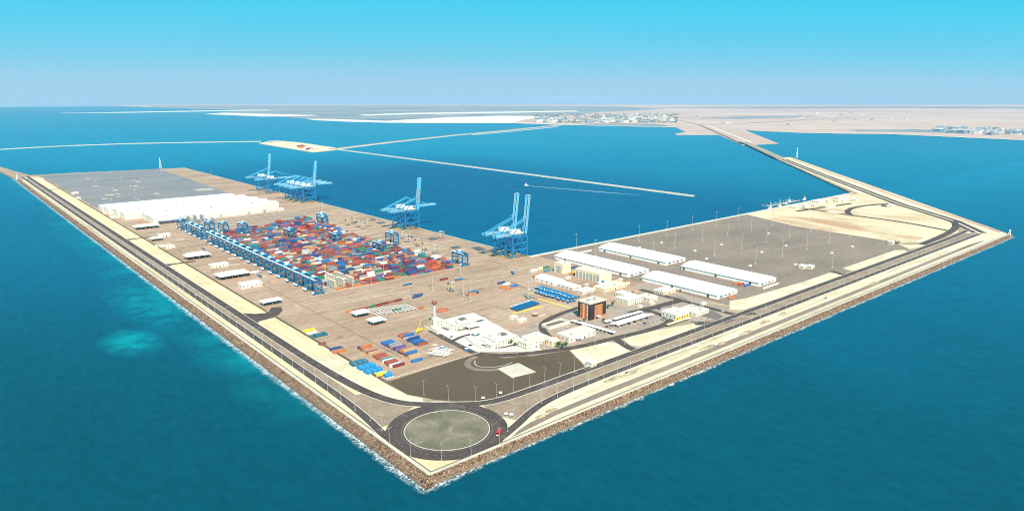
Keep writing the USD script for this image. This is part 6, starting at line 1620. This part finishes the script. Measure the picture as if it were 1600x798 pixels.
# pale pipe stacks lying on the far yard
pp = proto("pipe_bundle")
for k in range(4):
    MB().box(-9, 9, -4 + k * 2.1, -2.6 + k * 2.1, 0.1, 1.6).build("bundle", "concrete_light", pp)
for i in range(22):
    px, py = (rng.normal(195, 22), rng.normal(302, 4.5)) if i < 14 else (rng.uniform(130, 270), rng.uniform(278, 300))
    copy(pp, "cargo_bundle", f"pale wrapped cargo bundle scattered on the far grey yard, {ordinal(i + 1)} of them", "cargo", (*G(px, py), 0), rng.uniform(0, 180), "cargo bundles on the far yard", scale=(rng.uniform(0.35, 0.9), rng.uniform(0.3, 0.7), 1))
for i in range(6):
    x, y = G(308 + i * 4.2, 297.5 - i * 0.3)
    copy(pp, "cargo_bundle", f"long white cargo bundle in the tidy far yard row, {ordinal(i + 1)} from the west", "cargo", (x, y, 0), 90, "cargo bundles in the tidy row", scale=(2.2, 0.7, 1))

# ------------------------------------------------------------------ the far shore
def far_block(name, label, px, py, w, d, h, mt, group, cat="building"):
    x, y = G(px, py, LZ)
    t = thing(name, label, cat, (x, y, LZ), rng.uniform(-15, 15), group)
    MB().box(-w / 2, w / 2, -d / 2, d / 2, 0, h).build("wall", mt, t)
    MB().box(-w / 2 - 1, w / 2 + 1, -d / 2 - 1, d / 2 + 1, h, h + 1.5).build("roof", "town_white", t)
    MB().box(-w * 0.2, w * 0.15, -d * 0.2, d * 0.2, h + 1.5, h + 4.5).build("roof_house", "town_grey", t)
    return t


def spread(n, make, names, mats, tail, group, cat_name, size):
    """Far buildings from west to east, each named by its colour and its place in the line."""
    seen = {}
    for i, (px, py) in enumerate(sorted(make() for _ in range(n))):
        k = int(rng.integers(len(names)))
        seen[k] = seen.get(k, 0) + 1
        far_block(cat_name, f"{names[k]} {tail}, {ordinal(seen[k])} of its colour from the west", px, py, rng.uniform(*size[0]), rng.uniform(*size[1]), rng.uniform(*size[2]), mats[k], group)


def town():
    px = rng.uniform(838, 1056)
    return px, 191.5 - rng.uniform(0, 1) ** 1.4 * (13 if px > 870 else 8)


def works():
    px = rng.uniform(1462, 1602)
    return px, 207.5 + (px - 1462) * 0.045 - rng.uniform(0, 8)


spread(120, town, ("white", "pale", "grey", "blue grey"), ("town_white", "pale_roof", "town_grey", "town_blue"), "town block on the far shore", "blocks of the far shore town", "town_block", ((28, 80), (28, 60), (7, 24)))
spread(60, works, ("white", "blue", "grey"), ("town_white", "town_blue", "town_grey"), "shore works hall on the eastern mainland", "halls of the eastern shore works", "plant_hall", ((22, 70), (22, 50), (8, 26)))
spread(18, lambda: (rng.uniform(1080, 1420), rng.uniform(176, 196)), ("white", "grey"), ("town_white", "town_grey"), "low building on the far desert", "low buildings scattered over the desert", "desert_building", ((30, 80), (30, 60), (6, 12)))
m = MB()
for i in range(700):
    x, y = G(rng.uniform(835, 1060), 192 - rng.uniform(0, 1) * 14, LZ)
    r = rng.uniform(8, 24)
    s = trimesh.creation.icosphere(subdivisions=0)
    s.vertices *= np.array([r, r, r * 0.35]) * rng.uniform(0.6, 1.2, (12, 3)); s.apply_translation((x, y, LZ + 3))
    m.tri(s)
tag(m.build("town_trees", "town_green"), "grey green mass of trees and low houses filling the far shore town", "trees", kind="stuff")

for i, (px, py, w, d) in enumerate(((862, 641, 7, 3), (958, 592, 13, 3.5), (985, 583, 11, 3), (1105, 543, 14, 3.5), (1128, 536, 7, 2.6), (1165, 520, 15, 3), (1195, 503, 11, 2.6), (1222, 490, 9, 2), (1366, 442, 16, 2.5), (845, 650, 6, 2.5))):
    x, y = G(px, py)
    n = 22
    gx, gy = np.meshgrid(np.linspace(-1, 1, n), np.linspace(-1, 1, n))
    r = np.sqrt(gx ** 2 + gy ** 2)
    p3 = np.stack([gx * w * 0.25 + i * 7, gy * d * 0.4, np.zeros_like(gx)], -1)
    h = np.maximum(0, 1 - r ** 2) * (meshkit.fbm(p3 * 1.6, 4, i) * 2.2 - 0.35) * 1.3
    v = np.stack([gx * w, gy * d, np.where(r < 1, np.maximum(h, 0) + 0.03, -0.3)], -1).reshape(-1, 3)
    f = [(a * n + b, a * n + b + 1, (a + 1) * n + b + 1, (a + 1) * n + b) for a in range(n - 1) for b in range(n - 1)]
    t = thing("sand_mound", "low rough brown sand mound beside the south road, " + ordinal(i + 1) + " listed eastward from the roundabout", "mound", (x, y, 0))
    tag(t, kind="structure")
    usdkit.mesh(stage, numbered(ppath(t), "soil"), (v, np.array(f)), M["mound_soil"], smooth=True)

def wander(x0, y0, x1, y1, amp, n=14):
    t = np.linspace(0, 1, n)
    d = np.array([x1 - x0, y1 - y0]); L = np.linalg.norm(d); nrm_ = np.array([-d[1], d[0]]) / L
    w = np.cumsum(rng.normal(0, amp, n)); w -= np.linspace(w[0], w[-1], n)
    return smooth_line(np.array([x0, y0]) + t[:, None] * d + w[:, None] * nrm_, 2)


m = MB()
for i in range(26):
    x0 = rng.uniform(110, 1000); L = rng.uniform(60, 240)
    yy = rng.uniform(21, 33) if i % 3 else rng.uniform(6, 9.5)
    p = wander(x0, yy, min(x0 + L, 1150), np.clip(yy + rng.normal(0, 3), 3, 34), 0.5)
    for s_2 in (-0.9, 0.9):
        m.sheet(line_poly(p + [0, s_2], 0.45), Z1 + 0.03)
for i in range(18):
    y0 = rng.uniform(150, 1500); L = rng.uniform(60, 220)
    xx = rng.uniform(6.5, 9.5) if i % 2 else rng.uniform(38, 54)
    p = wander(xx, y0, np.clip(xx + rng.normal(0, 2), 6.2, 55), y0 + L, 0.4)
    for s_2 in (-0.9, 0.9):
        m.sheet(line_poly(p + [s_2, 0], 0.45), Z1 + 0.03)
tag(m.build("wheel_track", "track_sand"), "faint brown wheel tracks wandering over the sand strips of both shores", "wheel tracks", kind="stuff")
m = MB()
for i in range(90):
    x0, y0 = rng.uniform(70, 470), rng.uniform(200, 1120) if i % 3 else rng.uniform(200, 460)
    if 135 < x0 < 400 and y0 > 455:
        x0 = rng.choice([rng.uniform(64, 125), rng.uniform(400, 450)])
    a = rng.choice([0, math.pi / 2]) + rng.normal(0, 0.25)
    L = rng.uniform(30, 160)
    p = wander(x0, y0, x0 + L * math.cos(a) * 0.8, y0 + L * math.sin(a), 0.8)
    q = LineString(p).intersection(sbox(62, 165, 485, 1300))
    for g in getattr(q, "geoms", [q]):
        if g.length > 5:
            m.sheet(g.buffer(0.55, cap_style=1), Z1 + 0.004)
tag(m.build("tyre_mark", "faint_mark"), "dark tyre marks crossing the open apron", "tyre marks", kind="stuff")
m = MB()
for x in np.arange(540, 1060, 40):
    m.sheet(sbox(x - 0.2, 70, x + 0.2, 436), Z1 + 0.03)
for y in np.arange(90, 436, 40):
    m.sheet(sbox(670, y - 0.2, 1050 + (y - 112) * 0.18, y + 0.2), Z1 + 0.03)
for x in np.arange(80, 380, 45):
    m.sheet(sbox(x - 0.3, 1435, x + 0.3, 2300), Z1 + 0.03)
struct("paving_joint", m, "tyre_stain", "thin dark paving joints of the two grey storage yards", "joint")
for i in range(34):
    x, y = rng.uniform(68, 470), rng.uniform(180, 440)
    if i > 20:
        x, y = rng.uniform(66, 125), rng.uniform(440, 1100)
    w_, d_2 = rng.uniform(4, 16), rng.uniform(3, 9)
    p = sbox(x, y, x + w_, y + d_2).difference(office)
    if p.area > 5:
        sheet("apron_patch", p, 0.012, ("concrete_light", "tyre_stain", "empty_strip")[i % 3], ("pale", "dark", "brown")[i % 3] + f" repaired patch in the apron paving, {ordinal(i // 3 + 1)} of its tone", "patch")
